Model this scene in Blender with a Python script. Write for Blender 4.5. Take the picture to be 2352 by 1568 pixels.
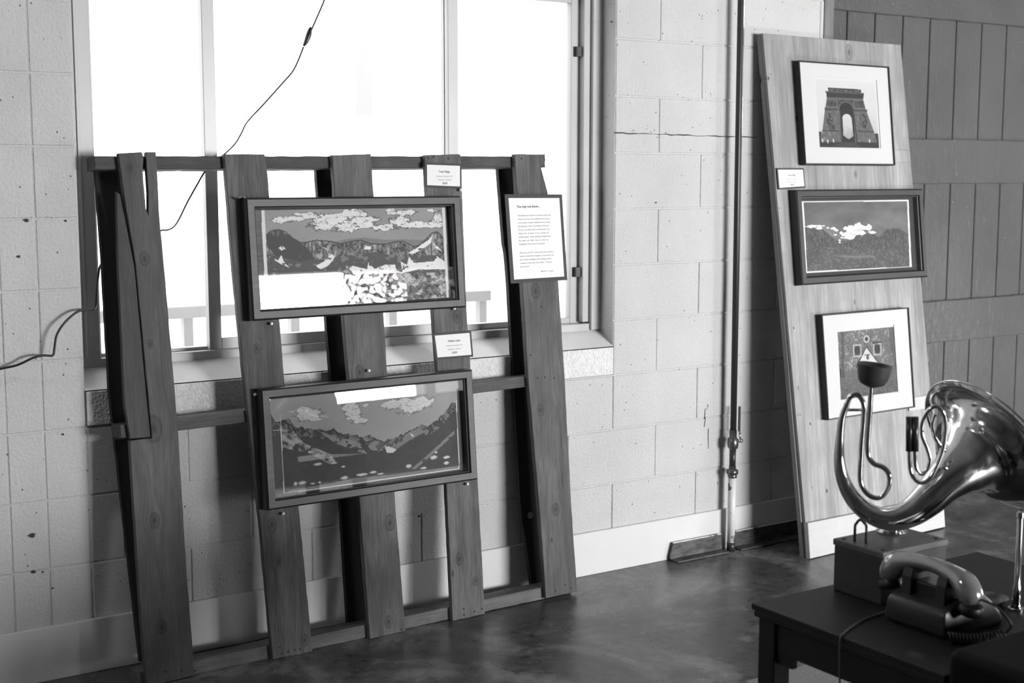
import bpy, bmesh, math, random
import numpy as np
from mathutils import Vector, Matrix
random.seed(7); rng = np.random.default_rng(5)
for o in list(bpy.data.objects): bpy.data.objects.remove(o)
sc = bpy.context.scene; C = sc.collection

# ------------------------------------------------------------------ camera
YAW, PITCH, ROLL = 0.57804, -0.12075, 0.00045
CP = np.array([-3.04594, -3.98857, 1.46944]); FPX = 3149.4
ca, sa = math.cos(YAW), math.sin(YAW)
FW = np.array([sa*math.cos(PITCH), ca*math.cos(PITCH), math.sin(PITCH)])
RT0 = np.array([ca, -sa, 0.]); UP0 = np.cross(RT0, FW)
RT = math.cos(ROLL)*RT0+math.sin(ROLL)*UP0; UP = -math.sin(ROLL)*RT0+math.cos(ROLL)*UP0
cam = bpy.data.cameras.new('camera'); co = bpy.data.objects.new('camera', cam); C.objects.link(co)
m = Matrix.Identity(4)
for i, v_ in enumerate((RT, UP, -FW)):
    for j in range(3): m[j][i] = v_[j]
for j in range(3): m[j][3] = CP[j]
co.matrix_world = m
cam.sensor_width = 36; cam.lens = FPX/2352*36; cam.clip_start = .05
cam.dof.use_dof = True; cam.dof.focus_distance = 4.25; cam.dof.aperture_fstop = 4.0
sc.camera = co

# ------------------------------------------------------------------ light
w = bpy.data.worlds.new('sky'); sc.world = w; w.use_nodes = True
bgn = w.node_tree.nodes['Background']; bgn.inputs[0].default_value = (1, 1, 1, 1); bgn.inputs[1].default_value = 3.5

def area(name, loc, target, sx, sy, power):
    l = bpy.data.lights.new(name, 'AREA'); l.shape = 'RECTANGLE'; l.size = sx; l.size_y = sy; l.energy = power
    o = bpy.data.objects.new(name, l); C.objects.link(o); o.location = loc
    d = Vector(target)-Vector(loc); o.rotation_euler = d.to_track_quat('-Z', 'Y').to_euler()
    return o
# daylight beyond the rear window; unseen lamps for pipe shadow and window jamb
area('rear_window_daylight', (3.6, -12.2, 1.65), (1.4, -6, 1.3), 5.0, 2.8, 3650)
area('side_lamp', (3.15, -2.45, .4), (.2, 0, .35), .45, .6, 36)
area('unseen_left_lamp', (-4.6, -1.3, 3.1), (0, .05, 1.4), .3, .3, 22)  # unseen lamp without a fitting, set to light the window jamb
sc.view_settings.view_transform = 'Standard'; sc.view_settings.look = 'None'
sc.view_settings.gamma = 1; sc.view_settings.use_curve_mapping = False
sc.view_settings.exposure = 0.0

# ------------------------------------------------------------------ pixel -> place
def ray(x, y): return FW+RT*(x-1176)/FPX-UP*(y-784)/FPX
def onz(x, y, z=0.):
    d = ray(x, y); return CP+d*((z-CP[2])/d[2])
def ony(x, y, Y=0.):
    d = ray(x, y); return CP+d*((Y-CP[1])/d[1])
class Plane:                       # a leaning plane: e along, v up the plane, n out of it
    def __init__(s, o, e, v):
        s.o = np.array(o, float); s.e = np.array(e, float); s.e /= np.linalg.norm(s.e)
        v = np.array(v, float); v -= s.e*(v@s.e); s.v = v/np.linalg.norm(v); s.n = np.cross(s.e, s.v)
    def uv(s, x, y, w=0.):
        d = ray(x, y); q = s.o+s.n*w; k = ((q-CP)@s.n)/(d@s.n); p = CP+k*d-s.o
        return float(p@s.e), float(p@s.v)
    def mat(s, u=0, v=0, w=0):     # local x = e, local y = into the wall, local z = v
        p = s.o+s.e*u+s.v*v+s.n*w; m = Matrix.Identity(4)
        for i, a in enumerate((s.e, -s.n, s.v)):
            for j in range(3): m[j][i] = a[j]
        for j in range(3): m[j][3] = p[j]
        return m
PAL = Plane((-1.86, -.22, 0), (1, .025, 0), (0, .135, 1.5))
BRD = Plane((.725, -.29, 0), (1, .04, 0), (-.005, .121, .993))

# ------------------------------------------------------------------ object helpers
def lnk(name, me, mat=None, parent=None, M=None):
    o = bpy.data.objects.new(name, me); C.objects.link(o)
    if mat is not None and me is not None: me.materials.append(mat)
    if parent is not None: o.parent = parent
    if M is not None: o.matrix_local = M
    return o
def thing(name, label, cat, M=None, group=None):
    o = lnk(name, None, M=M); o['label'] = label; o['category'] = cat
    if group: o['group'] = group
    return o
def tag(o, label=None, cat=None, group=None, kind=None):
    if label: o['label'] = label
    if cat: o['category'] = cat
    if group: o['group'] = group
    if kind: o['kind'] = kind
    return o
def T(x, y, z): return Matrix.Translation((x, y, z))
class MB:
    def __init__(s): s.bm = bmesh.new()
    def box(s, x0, x1, y0, y1, z0, z1, bev=0, seg=2):
        b = bmesh.new(); bmesh.ops.create_cube(b, size=1)
        for v in b.verts: v.co = Vector((x0+(v.co.x+.5)*(x1-x0), y0+(v.co.y+.5)*(y1-y0), z0+(v.co.z+.5)*(z1-z0)))
        if bev: bmesh.ops.bevel(b, geom=b.edges[:], offset=bev, segments=seg, profile=.5, affect='EDGES')
        return s.add(b)
    def add(s, b):
        me = bpy.data.meshes.new('t'); b.to_mesh(me); b.free(); s.bm.from_mesh(me); bpy.data.meshes.remove(me); return s
    def prism(s, pts, y0, y1, bev=0, jag=0, step=.03):   # polygon (x,z) extruded from y0 (front) to y1
        if jag:
            q = []
            for i, a in enumerate(pts):
                c = pts[(i+1) % len(pts)]; L = math.hypot(c[0]-a[0], c[1]-a[1]); k = max(1, int(L/step))
                for t in range(k):
                    f = t/k; j = (jag if t else 0)
                    q.append((a[0]+(c[0]-a[0])*f+random.uniform(-j, j), a[1]+(c[1]-a[1])*f+random.uniform(-j, j)))
            pts = q
        b = bmesh.new()
        f = [b.verts.new((p[0], y0, p[1])) for p in pts]; r = [b.verts.new((p[0], y1, p[1])) for p in pts]
        b.faces.new(f); b.faces.new(r[::-1])
        for i in range(len(pts)): b.faces.new((f[i], r[i], r[(i+1) % len(pts)], f[(i+1) % len(pts)]))
        bmesh.ops.recalc_face_normals(b, faces=b.faces[:])
        if bev:
            ed = [e for e in b.edges if abs(e.verts[0].co.y-y0) < 1e-6 and abs(e.verts[1].co.y-y0) < 1e-6]
            bmesh.ops.bevel(b, geom=ed, offset=bev, segments=1, affect='EDGES')
        return s.add(b)
    def tube(s, pts, r, seg=12, cap=True, sub=0):
        P = [np.array(p, float) for p in pts]; R = list(r) if hasattr(r, '__len__') else [r]*len(P)
        if sub:
            P, R = spline(P, R, sub)
        n = len(P); tg = [P[min(i+1, n-1)]-P[max(i-1, 0)] for i in range(n)]; tg = [t/np.linalg.norm(t) for t in tg]
        a = np.array([0, 0, 1.]) if abs(tg[0][2]) < .9 else np.array([1., 0, 0]); a -= tg[0]*(a@tg[0]); a /= np.linalg.norm(a)
        rings = []
        for i in range(n):
            a = a-tg[i]*(a@tg[i]); a /= np.linalg.norm(a); c = np.cross(tg[i], a)
            rings.append([s.bm.verts.new(P[i]+R[i]*(a*math.cos(2*math.pi*k/seg)+c*math.sin(2*math.pi*k/seg))) for k in range(seg)])
        for i in range(n-1):
            for k in range(seg):
                f = s.bm.faces.new((rings[i][k], rings[i][(k+1) % seg], rings[i+1][(k+1) % seg], rings[i+1][k])); f.smooth = True
        if cap: s.bm.faces.new(rings[0][::-1]); s.bm.faces.new(rings[-1])
        return s
    def lathe(s, prof, seg=24, M=None):
        M = M or Matrix.Identity(4)
        rings = [[s.bm.verts.new(M @ Vector((r*math.cos(2*math.pi*k/seg), r*math.sin(2*math.pi*k/seg), z))) for k in range(seg)] for r, z in prof]
        for i in range(len(rings)-1):
            for k in range(seg):
                f = s.bm.faces.new((rings[i][k], rings[i][(k+1) % seg], rings[i+1][(k+1) % seg], rings[i+1][k])); f.smooth = True
        s.bm.faces.new(rings[0][::-1]); s.bm.faces.new(rings[-1]); return s
    def mesh(s, name='m', smooth=False):
        me = bpy.data.meshes.new(name); bmesh.ops.recalc_face_normals(s.bm, faces=s.bm.faces[:]); s.bm.to_mesh(me); s.bm.free()
        if smooth:
            for p in me.polygons: p.use_smooth = True
            try: me.set_sharp_from_angle(angle=math.radians(40))
            except Exception: pass
        return me
    def obj(s, name, mat, parent=None, M=None, smooth=False): return lnk(name, s.mesh(name, smooth), mat, parent, M)
def sheet(x0, x1, y, z0, z1):
    mb = MB(); v = [mb.bm.verts.new(p) for p in [(x0, y, z0), (x1, y, z0), (x1, y, z1), (x0, y, z1)]]; mb.bm.faces.new(v); me = bpy.data.meshes.new('glass'); mb.bm.to_mesh(me); mb.bm.free(); return me
def spline(P, R, sub):
    Q, S = [], []; n = len(P)
    for i in range(n-1):
        p0, p1, p2, p3 = P[max(i-1, 0)], P[i], P[i+1], P[min(i+2, n-1)]
        for k in range(sub):
            t = k/sub; Q.append(.5*((2*p1)+(p2-p0)*t+(2*p0-5*p1+4*p2-p3)*t*t+(3*p1-p0-3*p2+p3)*t**3))
            r0, r1, r2, r3 = R[max(i-1, 0)], R[i], R[i+1], R[min(i+2, n-1)]
            S.append(.5*((2*r1)+(r2-r0)*t+(2*r0-5*r1+4*r2-r3)*t*t+(3*r1-r0-3*r2+r3)*t**3))
    Q.append(P[-1]); S.append(R[-1]); return Q, S

# ------------------------------------------------------------------ materials
def srgb(v): v = v/255; return v/12.92 if v <= .04045 else ((v+.055)/1.055)**2.4
class Mt:
    def __init__(s, name):
        s.m = bpy.data.materials.new(name); s.m.use_nodes = True; s.t = s.m.node_tree; s.b = s.t.nodes['Principled BSDF']
    def n(s, ty, **k):
        nd = s.t.nodes.new(ty)
        for a, v in k.items():
            if hasattr(nd, a): setattr(nd, a, v)
        return nd
    def l(s, a, b): s.t.links.new(a, b); return s
    def co(s, scale=(1, 1, 1), loc=(0, 0, 0), kind='Object'):
        t = s.n('ShaderNodeTexCoord'); mp = s.n('ShaderNodeMapping'); mp.inputs['Scale'].default_value = scale; mp.inputs['Location'].default_value = loc
        s.l(t.outputs[kind], mp.inputs[0]); return mp.outputs[0]
    def noise(s, vec, scale=5, detail=4, rough=.5, dist=0):
        n = s.n('ShaderNodeTexNoise'); n.inputs['Scale'].default_value = scale; n.inputs['Detail'].default_value = detail
        n.inputs['Roughness'].default_value = rough; n.inputs['Distortion'].default_value = dist; s.l(vec, n.inputs[0]); return n.outputs[0]
    def ramp(s, f, stops):
        r = s.n('ShaderNodeValToRGB'); e = r.color_ramp.elements
        while len(e) < len(stops): e.new(.5)
        for i, (p, v) in enumerate(stops): e[i].position = p; e[i].color = (v, v, v, 1)
        s.l(f, r.inputs[0]); return r.outputs[0]
    def math(s, op, a, b=None, c=None):
        n = s.n('ShaderNodeMath'); n.operation = op
        for i, v in enumerate((a, b, c)):
            if v is None: continue
            if isinstance(v, (int, float)): n.inputs[i].default_value = v
            else: s.l(v, n.inputs[i])
        return n.outputs[0]
    def mix(s, f, a, b):
        n = s.n('ShaderNodeMix'); n.data_type = 'RGBA'
        for idx, v in ((0, f), (6, a), (7, b)):
            if isinstance(v, (int, float)): n.inputs[idx].default_value = v if idx == 0 else (v, v, v, 1)
            else: s.l(v, n.inputs[idx])
        return n.outputs[2]
    def bump(s, h, st=.3, d=.01):
        n = s.n('ShaderNodeBump'); n.inputs['Strength'].default_value = st; n.inputs['Distance'].default_value = d
        s.l(h, n.inputs['Height']); s.l(n.outputs[0], s.b.inputs['Normal']); return s
    def set(s, col=None, rough=.5, metal=0, spec=None):
        if col is not None:
            if isinstance(col, (int, float)): s.b.inputs['Base Color'].default_value = (col, col, col, 1)
            else: s.l(col, s.b.inputs['Base Color'])
        if isinstance(rough, (int, float)): s.b.inputs['Roughness'].default_value = rough
        else: s.l(rough, s.b.inputs['Roughness'])
        s.b.inputs['Metallic'].default_value = metal
        if spec is not None: s.b.inputs['Specular IOR Level'].default_value = spec
        return s
def plain(name, col, rough=.5, metal=0, spec=None): return Mt(name).set(col, rough, metal, spec).m

def wood(name, dark, light, axis='z', knots=(), seed=0, rough=.65, freq=26, contrast=1., spots=True):
    k = Mt(name); v = k.co(loc=(seed*3.1, seed*1.7, seed*.9)) if False else k.co()
    sep = k.n('ShaderNodeSeparateXYZ'); k.l(v, sep.inputs[0])
    X = sep.outputs[0] if axis == 'z' else sep.outputs[2]; Z = sep.outputs[2] if axis == 'z' else sep.outputs[0]; Y = sep.outputs[1]
    warp = None; core = None; ring = None
    for (kx, kz, r) in knots:
        dx = k.math('DIVIDE', k.math('SUBTRACT', X, kx), r); dz = k.math('DIVIDE', k.math('SUBTRACT', Z, kz), r*1.5)
        d = k.math('SQRT', k.math('ADD', k.math('MULTIPLY', dx, dx), k.math('MULTIPLY', dz, dz)))
        fall = k.math('EXPONENT', k.math('MULTIPLY', k.math('MULTIPLY', d, d), -.22))
        wp = k.math('MULTIPLY', k.math('MULTIPLY', dx, fall), -r*.75)
        warp = wp if warp is None else k.math('ADD', warp, wp)
        c = k.math('SUBTRACT', 1.25, d); core = c if core is None else k.math('MAXIMUM', core, c)
    Xw = X if warp is None else k.math('ADD', X, warp)
    cb = k.n('ShaderNodeCombineXYZ'); k.l(Xw, cb.inputs[0]); k.l(k.math('MULTIPLY', Y, 1.), cb.inputs[1]); k.l(k.math('MULTIPLY', Z, .055), cb.inputs[2])
    mp = k.n('ShaderNodeMapping'); mp.inputs['Location'].default_value = (seed*3.13, seed*1.7, seed*.31); k.l(cb.outputs[0], mp.inputs[0])
    broad = k.noise(mp.outputs[0], freq, 4, .62, .6); fine = k.noise(mp.outputs[0], freq*8, 3, .7)
    g = k.math('ADD', k.math('MULTIPLY', broad, .55), k.math('MULTIPLY', fine, .45))
    c = k.ramp(g, [(.5-.17/contrast, dark), (.5, (dark+light)/2), (.5+.16/contrast, light)])
    blot = k.noise(k.co(scale=(1, 1, .5)), 7+seed % 3, 3, .6)
    c = k.mix(k.ramp(blot, [(.38, 1.), (.62, 0.)]), c, k.mix(.5, c, dark))
    if spots:
        vo = k.n('ShaderNodeTexVoronoi'); vo.inputs['Scale'].default_value = 9; k.l(k.co(scale=(1, 1, .45), loc=(seed*.37, 0, seed)), vo.inputs[0])
        c = k.mix(k.ramp(vo.outputs['Distance'], [(.028, .75), (.06, 0.)]), c, dark*.35)
    if core is not None:
        c = k.mix(k.ramp(core, [(.02, 0.), (.22, .6), (.45, .28), (.8, .45), (1.1, .8)]), c, dark*.4)
    k.set(c, rough, 0, .3); k.bump(g, .25, .003); return k.m

def blocks_mat():
    k = Mt('painted_block'); v = k.co(kind='Object'); geo = k.n('ShaderNodeNewGeometry'); pos = geo.outputs['Position']
    a = k.noise(pos, 95, 5, .7); b = k.noise(pos, 420, 3, .6); big = k.noise(pos, 3.2, 4, .6)
    vo = k.n('ShaderNodeTexVoronoi'); vo.inputs['Scale'].default_value = 34; k.l(pos, vo.inputs[0])
    sp = k.ramp(vo.outputs['Distance'], [(.04, 1.), (.10, 0.)])
    thin = k.ramp(k.noise(pos, 13, 2), [(.44, 0.), (.54, 1.)]); sp = k.math('MULTIPLY', sp, thin)
    c = k.ramp(big, [(.3, .60), (.7, .68)]); c = k.mix(k.math('MULTIPLY', sp, .8), c, .16)
    k.set(c, .6); h = k.math('SUBTRACT', k.math('ADD', k.math('MULTIPLY', a, .75), k.math('MULTIPLY', b, .3)), k.math('MULTIPLY', sp, .8))
    k.bump(h, 1.0, .008); return k.m
M_BLOCK = blocks_mat()
M_MORTAR = M_BLOCK
def white_paint(name, c0, c1, scale=2.0, rough=.45, bump=0.05):
    k = Mt(name); geo = k.n('ShaderNodeNewGeometry'); f = k.noise(geo.outputs['Position'], scale, 4, .6)
    k.set(k.ramp(f, [(.3, c0), (.7, c1)]), rough); k.bump(k.noise(geo.outputs['Position'], 60, 3), bump, .004); return k.m
M_BASE = white_paint('baseboard_paint', .60, .66)
M_WIN = white_paint('window_frame_paint', .40, .46, 3, .35, .02)
M_PLASTER = white_paint('room_plaster', .32, .38, 1.5, .7)
k = Mt('rough_sill_concrete'); g_ = k.n('ShaderNodeNewGeometry').outputs['Position']
vo = k.n('ShaderNodeTexVoronoi'); vo.inputs['Scale'].default_value = 110; k.l(g_, vo.inputs[0])
k.set(k.ramp(k.noise(g_, 70, 4, .6), [(.3, .6), (.6, .74)]), .8); k.bump(k.math('ADD', vo.outputs['Distance'], k.noise(g_, 180, 3)), .5, .006); M_SILL = k.m
k = Mt('stained_concrete_floor'); g_ = k.n('ShaderNodeNewGeometry').outputs['Position']
a = k.noise(g_, 2.6, 6, .62, 1.2); b = k.noise(g_, 22, 5, .65, .4)
f = k.math('ADD', k.math('MULTIPLY', a, .7), k.math('MULTIPLY', b, .3))
vo = k.n('ShaderNodeTexVoronoi'); vo.inputs['Scale'].default_value = 7; k.l(g_, vo.inputs[0])
col = k.ramp(f, [(.34, .03), (.5, .08), (.64, .24)]); col = k.mix(k.ramp(vo.outputs['Distance'], [(.012, .8), (.03, 0.)]), col, .4)
k.set(col, k.ramp(b, [(.3, .22), (.7, .42)]), 0, .45); k.bump(b, .06, .004); M_FLOOR = k.m
k = Mt('gray_door_paint'); g_ = k.n('ShaderNodeNewGeometry').outputs['Position']
f = k.noise(g_, 1.7, 4, .6); fine = k.noise(k.co(scale=(1, 1, .15), kind='Object'), 60, 4)
dn = k.noise(g_, 26, 4, .7, 1.); col = k.ramp(f, [(.3, .072), (.7, .10)])
chip = k.n('ShaderNodeTexVoronoi'); chip.inputs['Scale'].default_value = 16; k.l(g_, chip.inputs[0])
col = k.mix(k.ramp(chip.outputs['Distance'], [(.02, .8), (.045, 0.)]), col, .45)
k.set(col, .34); k.bump(k.math('ADD', k.math('MULTIPLY', dn, .8), k.math('MULTIPLY', fine, .4)), .4, .007); M_DOOR = k.m
M_BLACK = plain('black_plastic', .012, .35)
M_DARKMETAL = Mt('dark_steel_pipe').set(.05, .4, .5).m
k = Mt('chipped_white_pipe_paint'); g_ = k.n('ShaderNodeNewGeometry').outputs['Position']
ch = k.ramp(k.noise(g_, 17, 3, .6), [(.59, 0.), (.61, 1.)]); k.set(k.mix(ch, .72, .1), .4); k.bump(ch, .4, .002); M_CHIP = k.m
M_BRASS = Mt('aged_fitting').set(.16, .35, .8).m
k = Mt('worn_angle_iron'); v_ = k.co(scale=(.35, 1, 1)); f = k.noise(v_, 45, 5, .65)
k.set(k.ramp(f, [(.35, .035), (.6, .1), (.8, .25)]), .5, .3); k.bump(f, .4, .004); M_IRON = k.m
M_PAPER = plain('white_card_paper', .74, .75); M_SHEET = plain('white_sheet_paper', .8, .75)
M_CARDB = plain('dark_gray_card_backing', .055, .8); M_INK = plain('gray_ink', .26, .8); M_INKD = plain('dark_ink', .13, .8)
M_PIN = plain('clear_white_pin', .8, .2)
M_MAT = plain('white_mat_board', .60, .8); M_MATEDGE = plain('mat_bevel', .5, .8)
M_BLKFRAME = plain('satin_black_frame', .008, .5)
k = Mt('picture_glass'); gl = k.n('ShaderNodeBsdfGlossy'); gl.inputs['Roughness'].default_value = 0.0; tr = k.n('ShaderNodeBsdfTransparent')
ge = k.n('ShaderNodeNewGeometry'); dp_ = k.n('ShaderNodeVectorMath'); dp_.operation = 'DOT_PRODUCT'; k.l(ge.outputs['Incoming'], dp_.inputs[0]); k.l(ge.outputs['Normal'], dp_.inputs[1])
cs = k.math('SUBTRACT', 1.0, k.math('ABSOLUTE', dp_.outputs['Value'])); mx = k.n('ShaderNodeMixShader')      # reflectance of a clean pane, the same from both sides
k.l(k.math('ADD', .065, k.math('MULTIPLY', k.math('POWER', cs, 5.0), .9)), mx.inputs[0]); k.l(tr.outputs[0], mx.inputs[1]); k.l(gl.outputs[0], mx.inputs[2]); k.l(mx.outputs[0], k.t.nodes['Material Output'].inputs[0]); M_GLASS = k.m
k = Mt('printed_ink_on_paper'); at = k.n('ShaderNodeVertexColor'); at.layer_name = 'ink'; k.set(at.outputs[0], .7); M_PRINT = k.m
M_CORD = plain('black_rubber_cord', .01, .45)
M_CHROME = Mt('chrome').set(.75, .06, 1.).m
k = Mt('tarnished_horn_metal'); f = k.noise(k.co(), 22, 4, .6, .8); k.set(k.ramp(f, [(.3, .50), (.7, .75)]), k.ramp(k.noise(k.co(), 45, 4, .6), [(.35, .07), (.7, .22)]), 1.); M_HORN = k.m
M_TABLE = wood('dark_table_wood', .005, .014, 'x', (), 3, .5, 16, .8, False)
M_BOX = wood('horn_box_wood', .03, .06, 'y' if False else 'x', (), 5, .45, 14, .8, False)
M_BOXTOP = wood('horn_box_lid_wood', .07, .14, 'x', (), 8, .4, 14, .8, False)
k = Mt('black_leather'); k.set(.002, .65, 0, .12); k.bump(k.noise(k.co(), 160, 4, .6), .2, .002); M_LEATHER = k.m
k = Mt('woven_rug_weave'); v_ = k.co(scale=(1, 1, 1)); ck = k.n('ShaderNodeTexWave'); ck.inputs['Scale'].default_value = 55; k.l(v_, ck.inputs[0])
ck2 = k.n('ShaderNodeTexWave'); ck2.bands_direction = 'Y'; ck2.inputs['Scale'].default_value = 55; k.l(v_, ck2.inputs[0])
hh = k.math('MULTIPLY', ck.outputs['Fac'], ck2.outputs['Fac']); k.set(k.ramp(hh, [(.0, .2), (.6, .42)]), .9); k.bump(hh, .8, .006); M_RUG = k.m
k = Mt('short_hide_hair'); k.set(k.ramp(k.noise(k.co(), 40, 5, .7), [(.35, .09), (.65, .22)]), .9); k.bump(k.noise(k.co(), 180, 4, .7), .8, .006); M_HIDE = k.m

# ------------------------------------------------------------------ room shell
B = .2032; GX0, GX1, GY = -6.5, 6.5, -9.0; CEIL = 4.2
def jz(j): return .33+(8-j)*B
tag(MB().box(GX0, GX1, GY, .2, -.15, 0).obj('floor', M_FLOOR), kind='structure')
tag(MB().box(GX0, GX1, GY, .25, CEIL, CEIL+.12).obj('ceiling', M_PLASTER), kind='structure')
tag(MB().box(GX0-.2, GX0, GY, .25, 0, CEIL).obj('wall_left', M_PLASTER), kind='structure')
tag(MB().box(GX1, GX1+.2, GY, -3.85, 0, CEIL).box(GX1, GX1+.2, -2.35, .25, 0, CEIL).box(GX1, GX1+.2, -3.85, -2.35, 0, CEIL).obj('wall_right', M_PLASTER), kind='structure')
tag(MB().box(GX0, .0, GY-.2, GY, 0, CEIL).box(5.5, GX1, GY-.2, GY, 0, CEIL).box(0., 5.5, GY-.2, GY, 2.09, CEIL).box(0., 5.5, GY-.2, GY, 0, .72).box(0., 1.5, GY-.2, GY, .72, 2.25).obj('wall_front', M_PLASTER), kind='structure')
WX0, WX1, WZ0, WZ1 = -1.93, 0., .845, 2.159
# block wall: mortar bed behind, every block its own piece
DX0, DX1, DZ1 = 1.04, 3.6, 2.6
wb = MB().box(GX0, WX0, .003, .2, 0, CEIL).box(WX1, DX0, .003, .2, 0, CEIL).box(WX0, WX1, .003, .2, 0, .74).box(WX0, WX1, .003, .2, WZ1, CEIL)
wb.box(DX1, GX1, .0035, .2, 0, CEIL).box(DX0, DX1, .0035, .2, DZ1, CEIL)
wall = tag(wb.obj('wall_back', M_MORTAR), kind='structure')
cache = {}
def block(x0, x1, z0, z1):
    wd, hg = round(x1-x0-.0055, 4), round(z1-z0-.0055, 4)
    if wd < .012: return
    if (wd, hg) not in cache: cache[(wd, hg)] = MB().box(0, wd, 0, .02, 0, hg, .0022, 1).mesh('block'); cache[(wd, hg)].materials.append(M_BLOCK)
    lnk('block', cache[(wd, hg)], None, wall, T(x0+.00275, random.uniform(-.0012, .0003), z0+.00275))
F = 2*B
for j in range(-3, 9):
    z0, z1 = jz(j+1) if j < 8 else .127, jz(j)
    off = 0 if j % 2 == 0 else B
    # right of the window (or right through above it)
    def run(xa, xb):
        n0 = math.floor((xa-off)/F); x = off+n0*F
        while x < xb-1e-6:
            a_, b_ = max(x, xa), min(x+F, xb); 
            if b_-a_ > .02: block(a_, b_, z0, z1)
            x += F
    left = [WX0, -2.052, -2.155]
    if j >= 6 or j < -1:
        run(WX0, DX0)
    else:
        run(WX1, DX0)
    block(left[1], left[0], z0, z1); block(left[2], left[1], z0, z1)
    x = left[2]-(F if j % 2 else B); block(x, left[2], z0, z1)
    while x > -3.4: block(x-F, x, z0, z1); x -= F
MB().box(-3.8, DX0, .0, .004, 0, .127).obj('base_course', M_BLOCK, wall)
tag(MB().box(GX0, 1.035, -.014, .0, 0.0, .162, .002, 1).obj('baseboard_back', M_BASE), kind='structure')
# cracks and chips of the painted blocks (thin dark lines with a shape of their own)
M_CRACK = plain('dark_crack', .04, .9)
def streak(pts, wdt, name='crack'):
    mb = MB(); L = [(p[0], p[2]) for p in pts]; up, dn = [], []
    for i, (x, z) in enumerate(L):
        a_ = L[max(i-1, 0)]; c_ = L[min(i+1, len(L)-1)]; dx, dz = c_[0]-a_[0], c_[1]-a_[1]; n_ = math.hypot(dx, dz) or 1
        wv = wdt*random.uniform(.35, 1.3); up.append((x-dz/n_*wv, z+dx/n_*wv)); dn.append((x+dz/n_*wv, z-dx/n_*wv))
    mb.prism(up+dn[::-1], -.0014, .002); return mb.obj(name, M_CRACK, wall)
streak([ony(1411+ i*9.3, 305+ i*.31+random.uniform(-1, 1)) for i in range(31)]+[ony(1700+i*8, 313.5+i*.5) for i in range(6)], .0018)
streak([ony(x, y) for x, y in [(1626, 928), (1624, 938), (1619, 940), (1618, 955), (1620, 962), (1617, 980)]], .0016)
streak([ony(x, y) for x, y in [(1627, 984), (1626, 1005), (1627, 1030)]], .0012)
for x, y, r in [(73, 1229, 7), (77, 1313, 4.5), (42, 589, 4), (60, 506, 5), (1405, 50, 3), (150, 507, 3), (144, 997, 3), (98, 1313, 2.5), (121, 1350, 2.5), (962, 1185, 4), (1506, 465, 3)]:
    p = ony(x, y); r *= .0014
    MB().prism([(p[0]+r*(1+.5*math.sin(7*a_+x))*math.cos(a_), p[2]+.7*r*(1+.3*math.cos(5*a_))*math.sin(a_)) for a_ in [i*.5236 for i in range(12)]], -.0014, .002).obj('chip', M_CRACK, wall)

# ------------------------------------------------------------------ window
tag(MB().box(-4, 12, GY-5, GY-.2, -.3, -.1).obj('ground_rear', plain('pale_yard', .4, .9)), kind='structure')
win = tag(lnk('window_1', None, M=T(-.965, .1, WZ0)), kind='structure')
def W(mb, name, mat, smooth=False):
    me = mb.mesh(name, smooth); me.transform(T(.965, -.1, -WZ0)); return lnk(name, me, mat, win)
# sloping sill with a rough front face, plastered reveals
sill = MB(); b_ = bmesh.new()
vs = [b_.verts.new(p) for p in [(WX0, -.002, WZ0), (WX1, -.002, WZ0), (WX1, .1, .908), (WX0, .1, .908), (WX0, -.002, .739), (WX1, -.002, .739), (WX1, .2, .739), (WX0, .2, .739), (WX1, .2, .908), (WX0, .2, .908)]]
for f in [(0, 1, 2, 3), (4, 7, 6, 5), (3, 2, 8, 9), (9, 8, 6, 7), (0, 3, 9, 7, 4), (1, 5, 6, 8, 2)]: b_.faces.new([vs[i] for i in f])
sill.add(b_); W(sill, 'window_sill', M_BASE)
W(MB().box(WX0+.002, WX1-.002, -.006, -.001, .741, .842, .002, 1), 'sill_front', M_SILL)
fy0, fy1 = .085, .17
fr_ = MB().box(WX0, WX0+.075, fy0, fy1, .9, WZ1, .003).box(-.045, WX1, fy0-.01, fy1, .9, WZ1, .003).box(-.075, -.045, fy0+.005, fy1, .93, 2.12, .002)
fr_.box(WX0+.075, -.045, fy0, fy1, .895, .925, .003).box(WX0+.075, -.045, fy0, fy1, WZ1-.055, WZ1, .003).box(WX0+.028, WX0+.036, fy0-.006, fy0, .93, WZ1, .001)
W(fr_, 'window_frame', M_WIN)
def sash(x0, x1, z0, z1, y, wd, wdb):
    mb = MB().box(x0, x0+wd, y, y+.03, z0, z1, .002).box(x1-wd, x1, y, y+.03, z0, z1, .002).box(x0+wd, x1-wd, y, y+.03, z0, z0+wdb, .002).box(x0+wd, x1-wd, y, y+.03, z1-wdb, z1, .002)
    W(mb, 'sash', M_WIN); me = sheet(x0+wd, x1-wd, y+.015, z0+wdb, z1-wdb); me.transform(T(.965, -.1, -WZ0)); lnk('glass_pane', me, M_GLASS, win)
sash(WX0+.075, -1.485, .925, 2.105, .118, .012, .01)
sash(-1.51, -.60, .925, 2.105, .098, .040, .036)
sash(-.640, -.072, .925, 2.105, .118, .040, .022)
for z in (1.115, 1.912): W(MB().box(-.098, -.075, .10, .115, z-.018, z+.018, .001), 'latch_clip', M_BLACK)

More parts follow.
